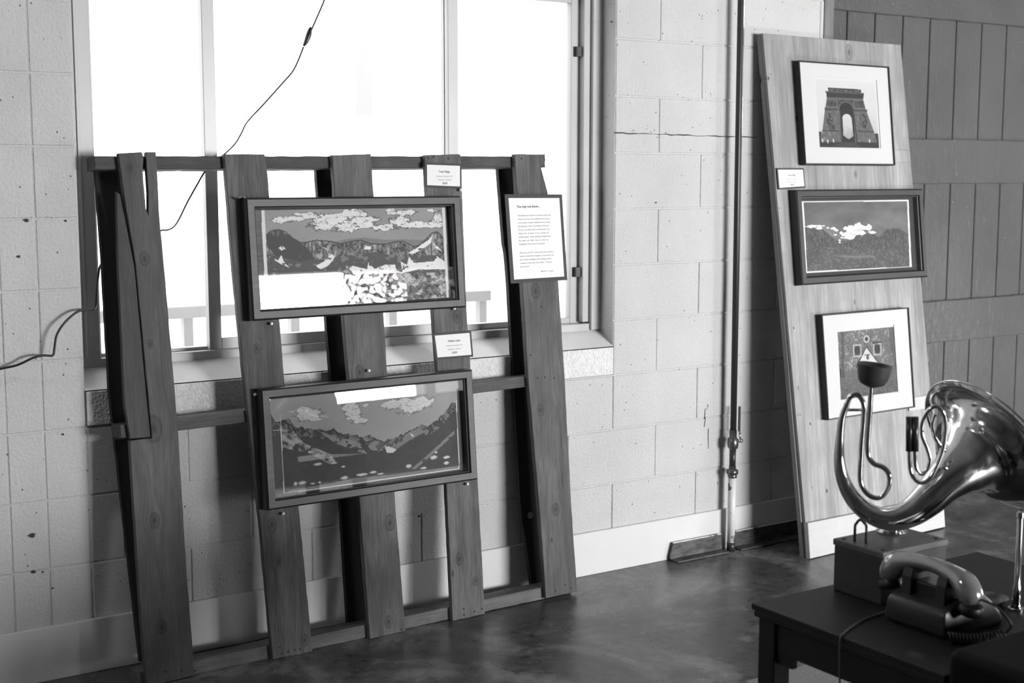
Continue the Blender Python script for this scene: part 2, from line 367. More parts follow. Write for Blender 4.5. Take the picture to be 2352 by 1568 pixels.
# tree standing outside the rear window, seen mirrored in the upper picture
tree = thing('leafy_tree', 'leafy tree outside the rear window, mirrored in the upper landscape picture', 'tree', T(5.4, -10.2, -.1))
MB().tube([(0, 0, 0), (.03, .02, 1.2), (-.02, 0, 2.3), (.05, 0, 3.4)], [.08, .065, .05, .02], 12, sub=4).obj('trunk', plain('tree_bark', .05, .9), tree)
lf = MB()
for i in range(3400):
    a_ = rng.normal(0, 1, 3); a_ = a_/np.linalg.norm(a_)*rng.random()**.4; c_ = np.array([a_[0]*1.05, a_[1]*.5, 2.25+a_[2]*1.15]); u_ = rng.normal(0, 1, 3); u_ /= np.linalg.norm(u_); q_ = np.cross(u_, rng.normal(0, 1, 3)); q_ /= np.linalg.norm(q_)
    v_ = [lf.bm.verts.new(c_+u_*.05), lf.bm.verts.new(c_+q_*.022), lf.bm.verts.new(c_-u_*.05), lf.bm.verts.new(c_-q_*.022)]; lf.bm.faces.new(v_)
me = bpy.data.meshes.new('foliage'); lf.bm.to_mesh(me); lf.bm.free(); fo = lnk('foliage', me, plain('leaf', .08, .7), tree); fo['kind'] = 'stuff'

# outdoors, over-exposed beyond the glass
tag(MB().box(-14, 12, .3, 22, -.5, -.1).obj('ground_outside', plain('pale_paving', .85, .9)), kind='structure')
post = thing('porch_post', 'pale square porch post outside the middle window pane', 'post', T(.19, 2.4, -.1))
MB().box(-.05, .05, -.05, .05, 0, 3.4, .004).obj('shaft', plain('pale_gray_post_paint', .62, .6), post)
MB().box(-.08, .08, -.08, .08, 0, .12, .006).obj('base', plain('pale_gray_post_base', .33, .6), post)
rail = thing('porch_railing', 'low pale railing outside seen under the upper landscape picture', 'railing', T(-1.2, 1.5, -.1))
M_RAIL = plain('white_railing_paint', .4, .6)
MB().box(-1.6, 1.6, -.03, .03, .98, 1.03, .004).obj('top_rail', M_RAIL, rail); MB().box(-1.6, 1.6, -.02, .02, .3, .34, .004).obj('bottom_rail', M_RAIL, rail)
me = MB().box(-.02, .02, -.02, .02, .0, .985).mesh('baluster'); me.materials.append(M_RAIL)
for i in range(14): lnk('baluster', me, None, rail, T(-1.56+i*.24, 0, 0))

# ------------------------------------------------------------------ plank door on the right
door = tag(lnk('door_1', None, M=T(DX0, .085, 0)), kind='structure')
xs = [1.10, 1.26]+[1.425+.1715*i for i in range(13)]
dlen = {}
for i in range(len(xs)-1):
    wd = xs[i+1]-xs[i]-.005; key = round(wd, 3)
    if key not in dlen: dlen[key] = MB().box(0, wd, 0, .022, .001, DZ1, .003, 1).mesh('plank'); dlen[key].materials.append(M_DOOR)
    lnk('plank', dlen[key], None, door, T(xs[i]-DX0+.0025, 0, 0))
MB().box(0, 2.52, .022, .03, .0, DZ1).obj('door_backing', plain('dark_door_backing', .03, .8), door, T(.04, 0, 0))
for (z0, z1, x0) in [(.728, .915, 1.10), (1.432, 1.626, 1.10), (2.138, 2.34, 1.10), (.06, .22, 1.1)]:
    MB().prism([(x0, z0), (xs[-1], z0), (xs[-1], z1), (x0, z1)], -.024, -.0005, .003, .0015, .05).obj('rail', M_DOOR, door, T(-DX0, 0, 0))
k_ = wood('worn_gray_door_jamb', .12, .26, 'z', (), 4, .7, 60)
tag(MB().box(1.037, 1.09, -.004, .16, 0, DZ1, .003).obj('trim_1', k_), kind='structure')

# ------------------------------------------------------------------ heating pipe against the wall
px_, py_ = .553, -.05
pipe = thing('wall_pipe', 'dark vertical metal pipe with valve, white chipped at its foot, right of window', 'pipe', T(px_, py_, 0))
MB().tube([(0, 0, .455), (-.004, 0, 1.5), (-.012, 0, CEIL)], .0115, 14).obj('pipe_run', M_DARKMETAL, pipe)
MB().tube([(.0135, -.002, .46), (.0075, -.002, CEIL)], .0013, 8).obj('conduit', M_CHROME, pipe)
MB().lathe([(.013, .475), (.015, .485), (.015, .455), (.021, .45), (.023, .432), (.021, .414), (.014, .408), (.0135, .395)][::-1], 6).obj('valve_body', M_BRASS, pipe)
MB().lathe([(.0125, .33), (.0125, .41)], 14).obj('nipple', M_DARKMETAL, pipe)
MB().lathe([(.015, .292), (.019, .296), (.019, .305), (.017, .307), (.024, .309), (.024, .326), (.014, .33), (.014, .342)], 6).obj('union_nut', M_BRASS, pipe)
MB().lathe([(.0155, .035), (.0155, .295)], 16).obj('lower_pipe', M_CHIP, pipe)
MB().lathe([(.0165, .0), (.0162, .036)], 16).obj('pipe_foot', M_DARKMETAL, pipe)
lv = MB().box(.024, .034, -.006, .001, .475, .575, .003).obj('lever', M_BLACK, pipe)
MB().tube([(.015, -.012, .44), (.03, -.022, .442)], .007, 10).obj('lever_bolt', M_CHROME, pipe)
MB().tube([(.028, -.012, .442), (.029, -.004, .48)], .004, 8).obj('lever_arm', M_CHROME, pipe)

def angle_iron(x0, x1, label):
    t = thing('angle_iron', label, 'metal bar', T((x0+x1)/2, -.045, 0)); L = (x1-x0)/2
    MB().prism([(-L-.004, .014), (-L, 0), (L, 0), (L-.006, .068), (-L+.012, .068)], .014, .021, 0, .0006, .02).obj('upright_flange', M_IRON, t)
    MB().box(-L, L, -.030, .016, .001, .008, .002).obj('foot_flange', M_IRON, t)
    MB().prism([(-L+.01, .0675), (L-.006, .0675), (L-.006, .070), (-L+.012, .070)], .0135, .0215, 0, .0004, .02).obj('painted_edge', M_CHIP, t, None)
    return t
angle_iron(.265, .525, 'short worn angle iron with white edge on floor left of pipe')
angle_iron(.585, 1.02, 'dark angle iron on floor right of pipe, behind plywood board')

# ------------------------------------------------------------------ pallet
pal = thing('wooden_pallet', 'large weathered wooden pallet leaning in front of the window', 'pallet', PAL.mat())
D0, D1 = 45, 92
def U(l, w_=0.): return [PAL.uv(x, y, w_) for x, y in l]
def slat(name, px, w0, th, knots, seed, dk, lt, jag=.0008):
    pts = U(px, w0); kk = [(*PAL.uv(x, y, w0), r) for x, y, r in knots]
    return MB().prism([(p[0], max(p[1], 0.001)) for p in pts], -w0, -w0+th, .0015, jag).obj(name, wood('pallet_wood', dk, lt, 'z', kk, seed), pal)
LT, DK = .150, .032
slat('slat', [(272, 352), (326, 349), (330, 362), (328, 390), (332, 440), (335, 478), (341, 494), (341, 440), (338, 398), (336, 362), (336, 349), (358, 349), (361, 392), (365, 480), (385, 700), (410, 1000), (428, 1300), (447, 1550), (360, 1585), (338, 1588), (330, 1500), (316, 1300), (298, 1012), (349, 1006), (342, 930), (312, 610), (290, 480)], 0, .019,
     [(332, 594, .013), (345, 790, .008), (352, 985, .024), (355, 1195, .014), (372, 1440, .013), (298, 385, .008)], 1, .042, .125)
slat('split_sliver', [(268, 440), (276, 446), (309, 612), (339, 932), (346, 1004), (299, 1008), (286, 930), (271, 600)], -.004, .015, [], 2, .03, .08, .0004)
slat('slat', [(515, 354), (608, 354), (615, 400), (652, 860), (688, 1180), (718, 1499), (627, 1521), (597, 1190), (560, 860), (535, 600)], 0, .019,
     [(590, 800, .010), (625, 1205, .014), (700, 1470, .012), (640, 1290, .008)], 3, DK, LT)
slat('slat', [(763, 356), (852, 353), (858, 440), (882, 735), (907, 1140), (932, 1455), (850, 1473), (826, 1150), (790, 740)], 0, .019,
     [(826, 855, .014), (896, 1200, .016), (893, 1428, .013)], 5, DK+.014, LT+.035)
slat('slat', [(976, 356), (1058, 354), (1072, 708), (1098, 1112), (1114, 1410), (1040, 1427), (1037, 1360), (1026, 1120), (995, 720)], 0, .019,
     [(1050, 727, .014), (1055, 1283, .013), (1092, 1334, .010)], 7, DK+.01, LT+.025)
slat('slat', [(1182, 354), (1252, 354), (1253, 370), (1243, 384), (1258, 440), (1283, 650), (1297, 860), (1312, 1150), (1326, 1358), (1254, 1374), (1238, 1150), (1213, 860), (1200, 655)], 0, .019,
     [(1230, 668, .017), (1242, 942, .013), (1276, 1170, .014)], 9, DK+.008, LT+.015)
def srail(name, v0, v1, u0, u1, dv, seed, dk, lt, knots=()):
    MB().prism([(u0, v0), (u1, v0+dv), (u1, v1+dv), (u0, v1)], .019, .019+.072, .002, .0008).obj(name, wood('pallet_stringer_wood', dk, lt, 'x', knots, seed), pal)
srail('stringer', 1.492, 1.530, -.034, 1.541, .012, 11, .03, .09)
srail('stringer', .725, .763, -.01, 1.55, .026, 12, .03, .11)
srail('stringer', .0005, .0425, .0, 1.565, .004, 13, .06, .19)
def rear(px_l, wd, seed, holes=()):
    L = U(px_l, -.0915); slat_pts = [(u, max(v, .002)) for u, v in L]+[(u+wd, max(v, .002)) for u, v in L[::-1]]
    return MB().prism(slat_pts, .0915, .0915+.018, .001, .0006).obj('rear_board', wood('rear_board_wood', .012, .03, 'z', (), seed), pal)
rear([(217, 372), (235, 600), (251, 900), (285, 1200), (322, 1520)], .125, 15)
rear([(725, 372), (750, 740), (783, 1165), (800, 1445)], .125, 16)
r3 = rear([(1143, 372), (1158, 560), (1162, 580), (1168, 650), (1184, 950), (1195, 1150), (1200, 1200), (1207, 1235), (1222, 1345)], .125, 17)
kc = PAL.uv(1217, 1183, -.0915)
MB().lathe([(.0115, 0), (.0118, .0015)], 20, T(kc[0], .0905, kc[1]) @ Matrix.Rotation(math.pi/2, 4, 'X')).obj('pale_round_plug', plain('pale_plug_wood', .33, .8), pal)['label'] = 'pale round plug in the dark rear board'
nail = MB().lathe([(.0035, 0), (.0032, .0012)], 8, Matrix.Rotation(math.pi/2, 4, 'X')).mesh('nail_head'); nail.materials.append(plain('rusty_nail', .02, .7))
for x, y in [(648, 1500), (662, 1496), (677, 1492), (690, 1490), (643, 1486), (380, 1542), (468-20, 1540), (418, 1540), (1235, 868), (1252, 866), (1273, 868), (1218, 815), (1243, 704),
             (1276, 1357), (1298, 1342), (1312, 1350), (984, 363), (996, 360), (1030, 364), (1066, 1411), (1107, 1398), (1090, 1404), (922, 1445), (1085-20, 1398), (1198, 364)]:
    u, v = PAL.uv(x, y); lnk('nail_head', nail, None, pal, T(u, -.0002, v))

# ------------------------------------------------------------------ flat prints: shapes filled on a fine grid of ink colours
def fbm(h, w_, cell, oct_=4, seed=0):
    r = np.random.default_rng(seed); out = np.zeros((h, w_)); amp = 1; tot = 0
    for o_ in range(oct_):
        cx = max(cell[0]/2**o_, 1.01); cy = max(cell[1]/2**o_, 1.01); gh, gw = int(h/cy)+3, int(w_/cx)+3; g = r.random((gh, gw))
        yy = np.arange(h)/cy; xx = np.arange(w_)/cx; y0 = yy.astype(int); x0 = xx.astype(int); fy = (yy-y0)[:, None]; fx = (xx-x0)[None]
        fy = fy*fy*(3-2*fy); fx = fx*fx*(3-2*fx)
        out += amp*((g[y0][:, x0]*(1-fx)+g[y0][:, x0+1]*fx)*(1-fy)+(g[y0+1][:, x0]*(1-fx)+g[y0+1][:, x0+1]*fx)*fy); tot += amp; amp *= .55
    return out/tot
class Print:
    def __init__(s, pl, w_, u0, u1, v0, v1, cell, org, sc_):
        s.pl, s.w, s.u0, s.u1, s.v0, s.v1, s.org, s.sc = pl, w_, u0, u1, v0, v1, org, sc_
        s.nx, s.ny = int((u1-u0)/cell)+1, int((v1-v0)/cell)+1
        s.U, s.V = np.meshgrid(np.linspace(u0, u1, s.nx), np.linspace(v1, v0, s.ny))
        s.a = np.full((s.ny, s.nx), 128.); s.cell = (u1-u0)/(s.nx-1)
    def n(s, cx, cy, seed, oct_=4): return fbm(s.ny, s.nx, (cx, cy), oct_, seed)
    def P(s, pts): return [s.pl.uv(s.org[0]+x/s.sc, s.org[1]+y/s.sc, s.w) for x, y in pts]
    def poly(s, pts, uv=False):
        q = pts if uv else s.P(pts); ins = np.zeros(s.U.shape, bool)
        for i in range(len(q)):
            (x0, y0), (x1, y1) = q[i], q[(i+1) % len(q)]
            c = (y0 > s.V) != (y1 > s.V)
            if y1 != y0: ins ^= c & (s.U < (x1-x0)*(s.V-y0)/(y1-y0)+x0)
        return ins
    def ell(s, x, y, rx, ry):
        c = s.P([(x, y), (x+rx, y), (x, y-ry)]); a_ = abs(c[1][0]-c[0][0]); b2 = abs(c[2][1]-c[0][1])
        return np.sqrt(((s.U-c[0][0])/a_)**2+((s.V-c[0][1])/b2)**2)
    def below(s, line):
        q = s.P(line); q = sorted(q); return s.V < np.interp(s.U, [p[0] for p in q], [p[1] for p in q]), np.interp(s.U, [p[0] for p in q], [p[1] for p in q])
    def clouds(s, L, col, edge, seed, th=1.0):
        f = np.full(s.U.shape, -9.)
        for c in L: f = np.maximum(f, 1.15-s.ell(*c))
        f = f+(s.n(10, 5, seed)-.5)*1.5
        s.a = np.where(f > .0, edge, s.a); body = f > .22
        s.a = np.where(body, col, s.a)
        cr = np.abs(s.n(14, 6, seed+1)-.5) < .018; s.a = np.where(body & cr, edge+25, s.a)
    def build(s, parent, name='print'):
        a_ = np.clip(s.a, 4, 250)/255; lin = np.where(a_ <= .04045, a_/12.92, ((a_+.055)/1.055)**2.4)
        u = s.U-(s.u0+s.u1)/2; v = s.V-s.v0; N = s.nx*s.ny
        co_ = np.zeros((N, 3), np.float32); co_[:, 0] = u.ravel(); co_[:, 2] = v.ravel()
        i = np.arange(N).reshape(s.ny, s.nx); q = np.stack([i[:-1, :-1], i[1:, :-1], i[1:, 1:], i[:-1, 1:]], -1).reshape(-1, 4)
        me = bpy.data.meshes.new(name); me.vertices.add(N); me.vertices.foreach_set('co', co_.ravel())
        me.loops.add(q.size); me.loops.foreach_set('vertex_index', q.ravel().astype(np.int32)); me.polygons.add(len(q))
        me.polygons.foreach_set('loop_start', np.arange(0, q.size, 4, dtype=np.int32)); me.update(calc_edges=True)
        ca_ = me.color_attributes.new('ink', 'FLOAT_COLOR', 'POINT'); c4 = np.ones((N, 4), np.float32); c4[:, :3] = lin.ravel()[:, None]; ca_.data.foreach_set('color', c4.ravel())
        return me, M_PRINT
FW_, FH = .757, .367
def ring(mb, W_, H_, loops):        # loops of (inset, y): a mitred picture-frame moulding; y negative = towards the room
    L = [[(-W_/2+i, y, i), (W_/2-i, y, i), (W_/2-i, y, H_-i), (-W_/2+i, y, H_-i)] for i, y in loops]
    vs = [[mb.bm.verts.new(p) for p in l] for l in L]; n = len(vs)
    for a_ in range(n):
        for c in range(4): mb.bm.faces.new((vs[a_][c], vs[a_][(c+1) % 4], vs[(a_+1) % n][(c+1) % 4], vs[(a_+1) % n][c]))
    return mb
M_FEDGE = plain('dark_frame_edge', .014, .4)
FRW = wood('stained_frame_wood', .085, .135, 'x', (), 21, .5, 20, .9, False)
def deep_frame(pl, u, v, label, frm_mat, dep=.045, rot=0):
    t = thing('framed_print', label, 'picture', pl.mat(u+FW_/2, v, 0) @ Matrix.Rotation(rot, 4, 'Y'))
    ring(MB(), FW_, FH, [(.006, -.0115), (.006, -dep), (.026, -dep), (.026, -.0115)]).obj('moulding', frm_mat, t)
    ring(MB(), FW_, FH, [(0, -.001), (0, -dep+.008), (.002, -dep+.004), (.0059, -dep+.0015), (.0059, -.001)]).obj('outer_edge', M_FEDGE, t)
    ring(MB(), FW_, FH, [(.0261, -.001), (.0261, -dep+.004), (.029, -dep+.008), (.032, -dep+.009), (.033, -.010), (.033, -.001)]).obj('inner_lip', M_FEDGE, t)
    MB().box(-FW_/2+.032, FW_/2-.032, -.010, -.003, .032, FH-.032).obj('backing_board', plain('dark_backing', .07, .8), t)
    lnk('glass', sheet(-FW_/2+.033, FW_/2-.033, -.032, .033, FH-.033), M_GLASS, t)
    return t
def put(pr, t, pl, base_u, base_v, y):
    me, mt = pr.build(t); return lnk('print', me, mt, t, T((pr.u0+pr.u1)/2-base_u, y, pr.v0-base_v))

# upper landscape on the pallet
u1_, v1_ = .389, 1.037
t1 = deep_frame(PAL, u1_, v1_, 'upper wide framed landscape print on the pallet, clouds over snowy peaks, bright glass reflection', FRW)
p = Print(PAL, .012, u1_+.040, u1_+FW_-.036, v1_+.036, v1_+FH-.036, .0017, (540, 430), 4.055)
p.a = 142+(p.n(120, 40, 1)-.5)*26
p.clouds([(450, 300, 115, 26), (560, 290, 100, 22), (700, 268, 90, 30), (900, 290, 160, 52), (1100, 245, 130, 42), (1190, 310, 130, 50), (860, 350, 150, 45), (1050, 372, 140, 38), (1200, 350, 90, 32), (1560, 235, 130, 28), (1540, 320, 95, 45), (1660, 352, 150, 32), (1400, 372, 110, 32), (1890, 285, 45, 50), (1880, 350, 70, 28), (1820, 215, 45, 15), (640, 250, 90, 16), (1450, 215, 50, 18)], 216, 100, 11)
far, _ = p.below([(200, 520), (950, 500), (1050, 480), (1200, 468), (1400, 490), (1550, 482), (1700, 490), (2050, 480)]); p.a = np.where(far, 118, p.a)
rg, rl = p.below([(200, 470), (285, 440), (330, 402), (400, 388), (470, 410), (540, 470), (620, 515), (760, 488), (900, 500), (980, 522), (1080, 498), (1170, 486), (1260, 520), (1400, 526), (1500, 500), (1570, 500), (1660, 545), (1700, 540), (1760, 492), (1830, 422), (1880, 408), (1920, 440), (1945, 480), (2050, 560)])
tx = np.abs(p.n(7, 14, 3)-.5)*2; tx2 = np.abs(p.n(16, 9, 4)-.5)*2
p.a = np.where(rg, 96+np.where(tx < .12, -38, np.where(tx > .42, 60, 18))*1.0, p.a)
p.a = np.where(rg & (rl-p.V < .0035), 58, p.a)
dk = p.poly([(285, 440), (400, 388), (540, 470), (680, 570), (760, 700), (500, 720), (300, 560)]); p.a = np.where(dk & rg, 66+(tx > .5)*34, p.a)
low, _ = p.below([(200, 620), (400, 640), (600, 690), (900, 650), (1300, 600), (1500, 640), (1700, 640), (2050, 620)]); p.a = np.where(low, 78+(tx2 > .36)*38, p.a)
for z_ in [[(1610, 612), (1700, 560), (1800, 490), (1835, 450), (1822, 520), (1740, 580), (1650, 622)], [(750, 730), (830, 690), (880, 630), (945, 622), (900, 690), (860, 735), (790, 765)], [(310, 640), (400, 680), (430, 630), (452, 690), (505, 748), (420, 712)],
           [(1540, 690), (1600, 722), (1620, 640), (1662, 700), (1850, 692), (1880, 640), (1950, 690), (1960, 762), (1700, 765), (1560, 800)], [(1030, 742), (1100, 732), (1230, 762), (1240, 700), (1300, 760), (1400, 720), (1490, 722), (1500, 770), (1580, 802), (1130, 812)],
           [(400, 560), (440, 545), (468, 570), (430, 590)], [(1210, 545), (1260, 550), (1270, 575), (1200, 580)], [(1840, 520), (1900, 560), (1930, 600), (1860, 560)], [(800, 550), (850, 570), (860, 585)]]:
    q = p.poly(z_) & (p.n(9, 6, 9) > .36); p.a = np.where(q, 222, p.a)
l2, _ = p.below([(200, 840), (1100, 810), (1500, 800), (2050, 790)]); p.a = np.where(l2, 100+(p.n(9, 6, 13) > .52)*75-(tx2 < .15)*45, p.a)
for (xa, xb, xc, xd) in [(240, 272, 282, 312), (1925, 1952, 1968, 1996)]: p.a = np.where(p.poly([(xa, 170), (xb, 170), (xd+5, 1150), (xc+5, 1150)]), 214, p.a)
side = p.poly([(1953, 150), (2060, 150), (2110, 1200), (1998, 1200)]) | p.poly([(100, 150), (240, 150), (284, 1200), (100, 1200)]); p.a = np.where(side, 92+(p.n(60, 4, 5)-.5)*40, p.a)
put(p, t1, PAL, u1_+FW_/2, v1_, -.0125)
# lower landscape on the pallet
u2_, v2_ = .401, .465
t2 = deep_frame(PAL, u2_, v2_, 'lower wide framed landscape print on the pallet, dark mountain valley with boulders', FRW)
p = Print(PAL, .012, u2_+.040, u2_+FW_-.036, v2_+.036, v2_+FH-.036, .0017, (560, 830), 4.055)
p.a = 150+(p.n(160, 60, 21)-.5)*16
p.clouds([(600, 500, 110, 50), (560, 460, 70, 40), (660, 530, 60, 25), (1000, 430, 80, 40), (1020, 500, 70, 50), (1080, 550, 70, 28), (1380, 390, 90, 45), (1520, 380, 130, 40), (1550, 450, 110, 35), (1660, 380, 100, 50), (1130, 410, 40, 20)], 200, 122, 23)
rg, rl = p.below([(200, 560), (330, 560), (420, 530), (480, 600), (560, 620), (640, 632), (750, 642), (800, 640), (840, 618), (870, 656), (950, 670), (1010, 690), (1050, 682), (1110, 712), (1170, 682), (1230, 712), (1310, 757), (1340, 722), (1400, 708), (1470, 680), (1560, 638), (1640, 593), (1710, 607), (1780, 560), (1870, 470), (1930, 400), (1985, 366), (2080, 330)])
jg = (p.n(6, 30, 31, 2)-.5)*.012; rg = p.V < rl+jg
n1 = p.n(12, 9, 33); n2 = np.abs(p.n(10, 10, 34)-.5)*2
p.a = np.where(rg, 58+(n1-.5)*14, p.a)
p.a = np.where(rg & (rl+jg-p.V < .03), 84+np.where(n2 < .2, -34, 26)*(n1 > .35), p.a)
def patch(pts, c, thr, nn): p.a = np.where(p.poly(pts) & (nn > thr), c, p.a)
patch([(340, 640), (450, 630), (560, 760), (800, 860), (870, 950), (800, 955), (600, 850), (345, 800)], 128, .42, n1); patch([(340, 640), (450, 630), (560, 760), (800, 860), (870, 950), (600, 850), (345, 800)], 165, .58, n1)
patch([(700, 650), (850, 700), (1050, 740), (1150, 862), (1010, 820), (850, 760)], 132, .4, n1); patch([(1100, 700), (1300, 760), (1280, 850), (1180, 820)], 128, .45, n1)
patch([(1340, 760), (1640, 610), (1720, 640), (1560, 720), (1400, 830)], 120, .45, n1); patch([(1700, 880), (1960, 640), (1965, 672), (1730, 890), (1600, 1000), (1560, 1000)], 118, .35, n1)
patch([(1310, 770), (1420, 820), (1390, 850), (1330, 850)], 200, .35, n1); patch([(1540, 660), (1590, 690), (1570, 705)], 190, .3, n1)
for e_ in [(690, 955, 38, 13), (835, 945, 34, 9), (480, 1135, 24, 24), (540, 1130, 45, 20), (640, 1137, 30, 9), (935, 1080, 38, 16), (1100, 1052, 55, 13), (1200, 1030, 34, 11), (1275, 1045, 34, 9), (1535, 975, 30, 24), (1670, 990, 34, 10), (1770, 893, 40, 22), (1885, 890, 34, 14), (1890, 945, 24, 13), (1790, 845, 20, 10), (705, 1125, 18, 9), (620, 840, 22, 10), (930, 978, 20, 10)]:
    d_ = p.ell(*e_)+(n1-.5)*1.1; p.a = np.where(d_ < 1, 198-60*(d_ > .72), p.a)
p.a = np.where(p.poly([(420, 1200), (820, 1130), (1050, 1080), (1400, 1050), (2035, 963), (2030, 1000), (1000, 1135), (400, 1228)]), 112+(p.n(50, 2, 41)-.5)*50, p.a)
edge = p.poly([(100, 200), (335, 640), (340, 640), (372, 1240), (100, 1260)]) | p.poly([(1982, 250), (2150, 250), (2150, 1100), (2008, 1000)]); p.a = np.where(edge, 70, p.a)
for z_ in [[(336, 500), (342, 500), (380, 1234), (372, 1234)], [(1976, 360), (1982, 360), (2010, 998), (2002, 998)], [(372, 1224), (2008, 990), (2008, 1000), (372, 1236)]]: p.a = np.where(p.poly(z_), 205, p.a)
p.a = np.where(p.poly([(300, 1240), (2100, 1003), (2120, 1100), (300, 1320)]), 62, p.a)
put(p, t2, PAL, u2_+FW_/2, v2_, -.0125)
pinm = MB().lathe([(.0015, 0), (.0015, .006), (.0045, .007), (.0055, .011), (.0045, .0145), (.001, .016)], 12, Matrix.Rotation(math.pi/2, 4, 'X')).mesh('push_pin'); pinm.materials.append(M_PIN)
for x, y, lab in [(623, 743, 'white push pin under left end of the upper landscape frame'), (1043, 708, 'white push pin under right end of the upper landscape frame'), (847, 851, 'white push pin above the lower landscape frame, on the middle slat'), (586, 906, 'white push pin at the upper left corner of the lower landscape frame'),
                  (650, 1179, 'white push pin under left end of the lower landscape frame'), (1073, 1111, 'white push pin under right end of the lower landscape frame'), (1058, 436, 'white push pin at the upper right corner of the upper landscape frame')]:
    wv = 0. ; u, v = PAL.uv(x, y, wv+.01); o = lnk('push_pin', pinm, None, None, PAL.mat(u, v, wv)); tag(o, lab, 'push pin', 'push pins holding the frames on the pallet')
u, v = PAL.uv(556, 456, .03); tag(MB().tube([(-.002, -.0, -.004), (-.004, -.02, .0), (-.006, -.034, .004), (.006, -.04, .002)], .0022, 8, sub=4).obj('wall_hook', M_CHROME, None, PAL.mat(u, v, 0)), 'small silver hook at the upper left corner of upper landscape frame', 'hook')

# ------------------------------------------------------------------ cards with writing
def text(body, size, parent, x, y, z, mat, align='CENTER', bold=0, sx=1.):
    cu = bpy.data.curves.new('lettering', 'FONT'); cu.body = body; cu.size = size; cu.align_x = align; cu.offset = bold; cu.resolution_u = 2; cu.extrude = .0
    o = bpy.data.objects.new('lettering', cu); C.objects.link(o); dg = bpy.context.evaluated_depsgraph_get(); me = bpy.data.meshes.new_from_object(o.evaluated_get(dg)); bpy.data.objects.remove(o)
    me.transform(Matrix.Diagonal((sx, 1, 1, 1))); me.transform(Matrix.Rotation(math.pi/2, 4, 'X')); return lnk('lettering', me, mat, parent, T(x, y, z))
def card(pl, name, label, cat, px, w0, bord, mats, lines, group=None):
    q = [pl.uv(x, y, w0) for x, y in px]; cu_, cv_ = sum(a_[0] for a_ in q)/4, sum(a_[1] for a_ in q)/4
    t = thing(name, label, cat, pl.mat(cu_, min(a_[1] for a_ in q), 0) , group); v0 = min(a_[1] for a_ in q)
    L = [(a_[0]-cu_, a_[1]-v0) for a_ in q]; MB().prism(L, -w0, -w0+.003).obj('backing_card', mats[0], t)
    (x0, z0), (x1, z1), (x2, z2), (x3, z3) = L; b = bord
    MB().prism([(x0+b, z0-b), (x1-b, z1-b), (x2-b, z2+b), (x3+b, z3+b)], -w0-.0006, -w0).obj('paper', mats[1], t)
    H_ = (z0+z1)/2; 
    for (body, sz, dz, al, xx, mt, bd) in lines: text(body, sz, t, xx, -w0-.0009, H_-dz, mt, al, bd)
    return t
card(PAL, 'title_card', 'small title card above the upper landscape print, top right of pallet', 'card', [(976, 373), (1060, 376), (1061, 433), (977, 430)], .005, .007, (M_CARDB, M_PAPER),
     [('Twin Ridge', .0095, .031, 'CENTER', .003, M_INKD, .0002), ('Reduction woodcut 4/5', .0065, .045, 'CENTER', .003, M_INK, 0), ('Matthew T. Sanders', .0065, .057, 'CENTER', .003, M_INK, 0), ('$300', .0095, .069, 'CENTER', .003, M_INKD, .0002)])
card(PAL, 'title_card', 'small title card between the two landscape prints on the pallet', 'card', [(994, 766), (1082, 759), (1087, 819), (1001, 826)], .005, .007, (M_CARDB, M_PAPER),
     [('Willow Lake', .0095, .032, 'CENTER', .003, M_INKD, .0002), ('Reduction woodcut 1/5', .0065, .046, 'CENTER', .003, M_INK, 0), ('Matthew T. Sanders', .0065, .058, 'CENTER', .003, M_INK, 0), ('$300', .0095, .071, 'CENTER', .003, M_INKD, .0002)])
body = ['The Reduction woodcut is a method where the', 'artist carves into one woodblock and prints on', 'to one sheet of paper multiple times to create', 'the layering of colors and details in the print.', 'This process takes much consideration in the', 'design  and  execution  of  the  carving  and', 'printing stages.  When printing multiple times,', 'the  paper  and  block  must  be  lined  up', 'throughout the process to stay exact.']
body2 = ['When you see 4/5, it means there were only five', 'copies in total when completed.  Each has its own', 'use of colors throughout the printing, shown', 'compared at the end of the edition.  They are', 'one of a kind.']
LS = [('You may not know...', .0115, .045, 'LEFT', -.078, M_INKD, .0004)]
LS += [(s_, .0072, .074+i*.0121, 'LEFT', -.076, M_INK, .0001) for i, s_ in enumerate(body)]+[(s_, .0072, .200+i*.0118, 'LEFT', -.076, M_INK, .0001) for i, s_ in enumerate(body2)]+[('Matthew T. Sanders', .0068, .266, 'LEFT', .01, M_INK, .0001)]
card(PAL, 'information_sheet', 'tall printed information sheet on dark backing, on right slat of pallet', 'notice', [(1160, 446), (1291, 446), (1303, 643), (1174, 651)], .022, .013, (M_CARDB, M_SHEET), LS)

# ------------------------------------------------------------------ plywood board with pictures
brd = thing('plywood_board', 'tall pale plywood board leaning against the wall right of the pipe', 'board', BRD.mat())
kn = [BRD.uv(1764, 180)+(.006,), BRD.uv(1899, 1127)+(.006,), BRD.uv(1965, 400)+(.009,), BRD.uv(1950, 120)+(.02,), BRD.uv(1833, 890)+(.005,)]
PLY = wood('plywood_face', .20, .42, 'z', kn, 31, .6, 11, 1.25)
PLY2 = wood('board_frame_wood', .20, .30, 'z', (), 33, .7, 30); PLY3 = wood('bottom_cleat_wood', .46, .56, 'x', (), 35, .6, 20, .8, False)
tl, tr, bl_, br_ = (-.049, 2.021), (.757, 2.021), (0.008, .11), (.824, .11)
MB().prism([bl_, br_, tr, tl], 0, .013, .001, .0004, .1).obj('plywood_sheet', PLY, brd)
def lerp(a_, c_, f): return (a_[0]+(c_[0]-a_[0])*f, a_[1]+(c_[1]-a_[1])*f)
b0, b1 = (.002, .002), (.826, .004)
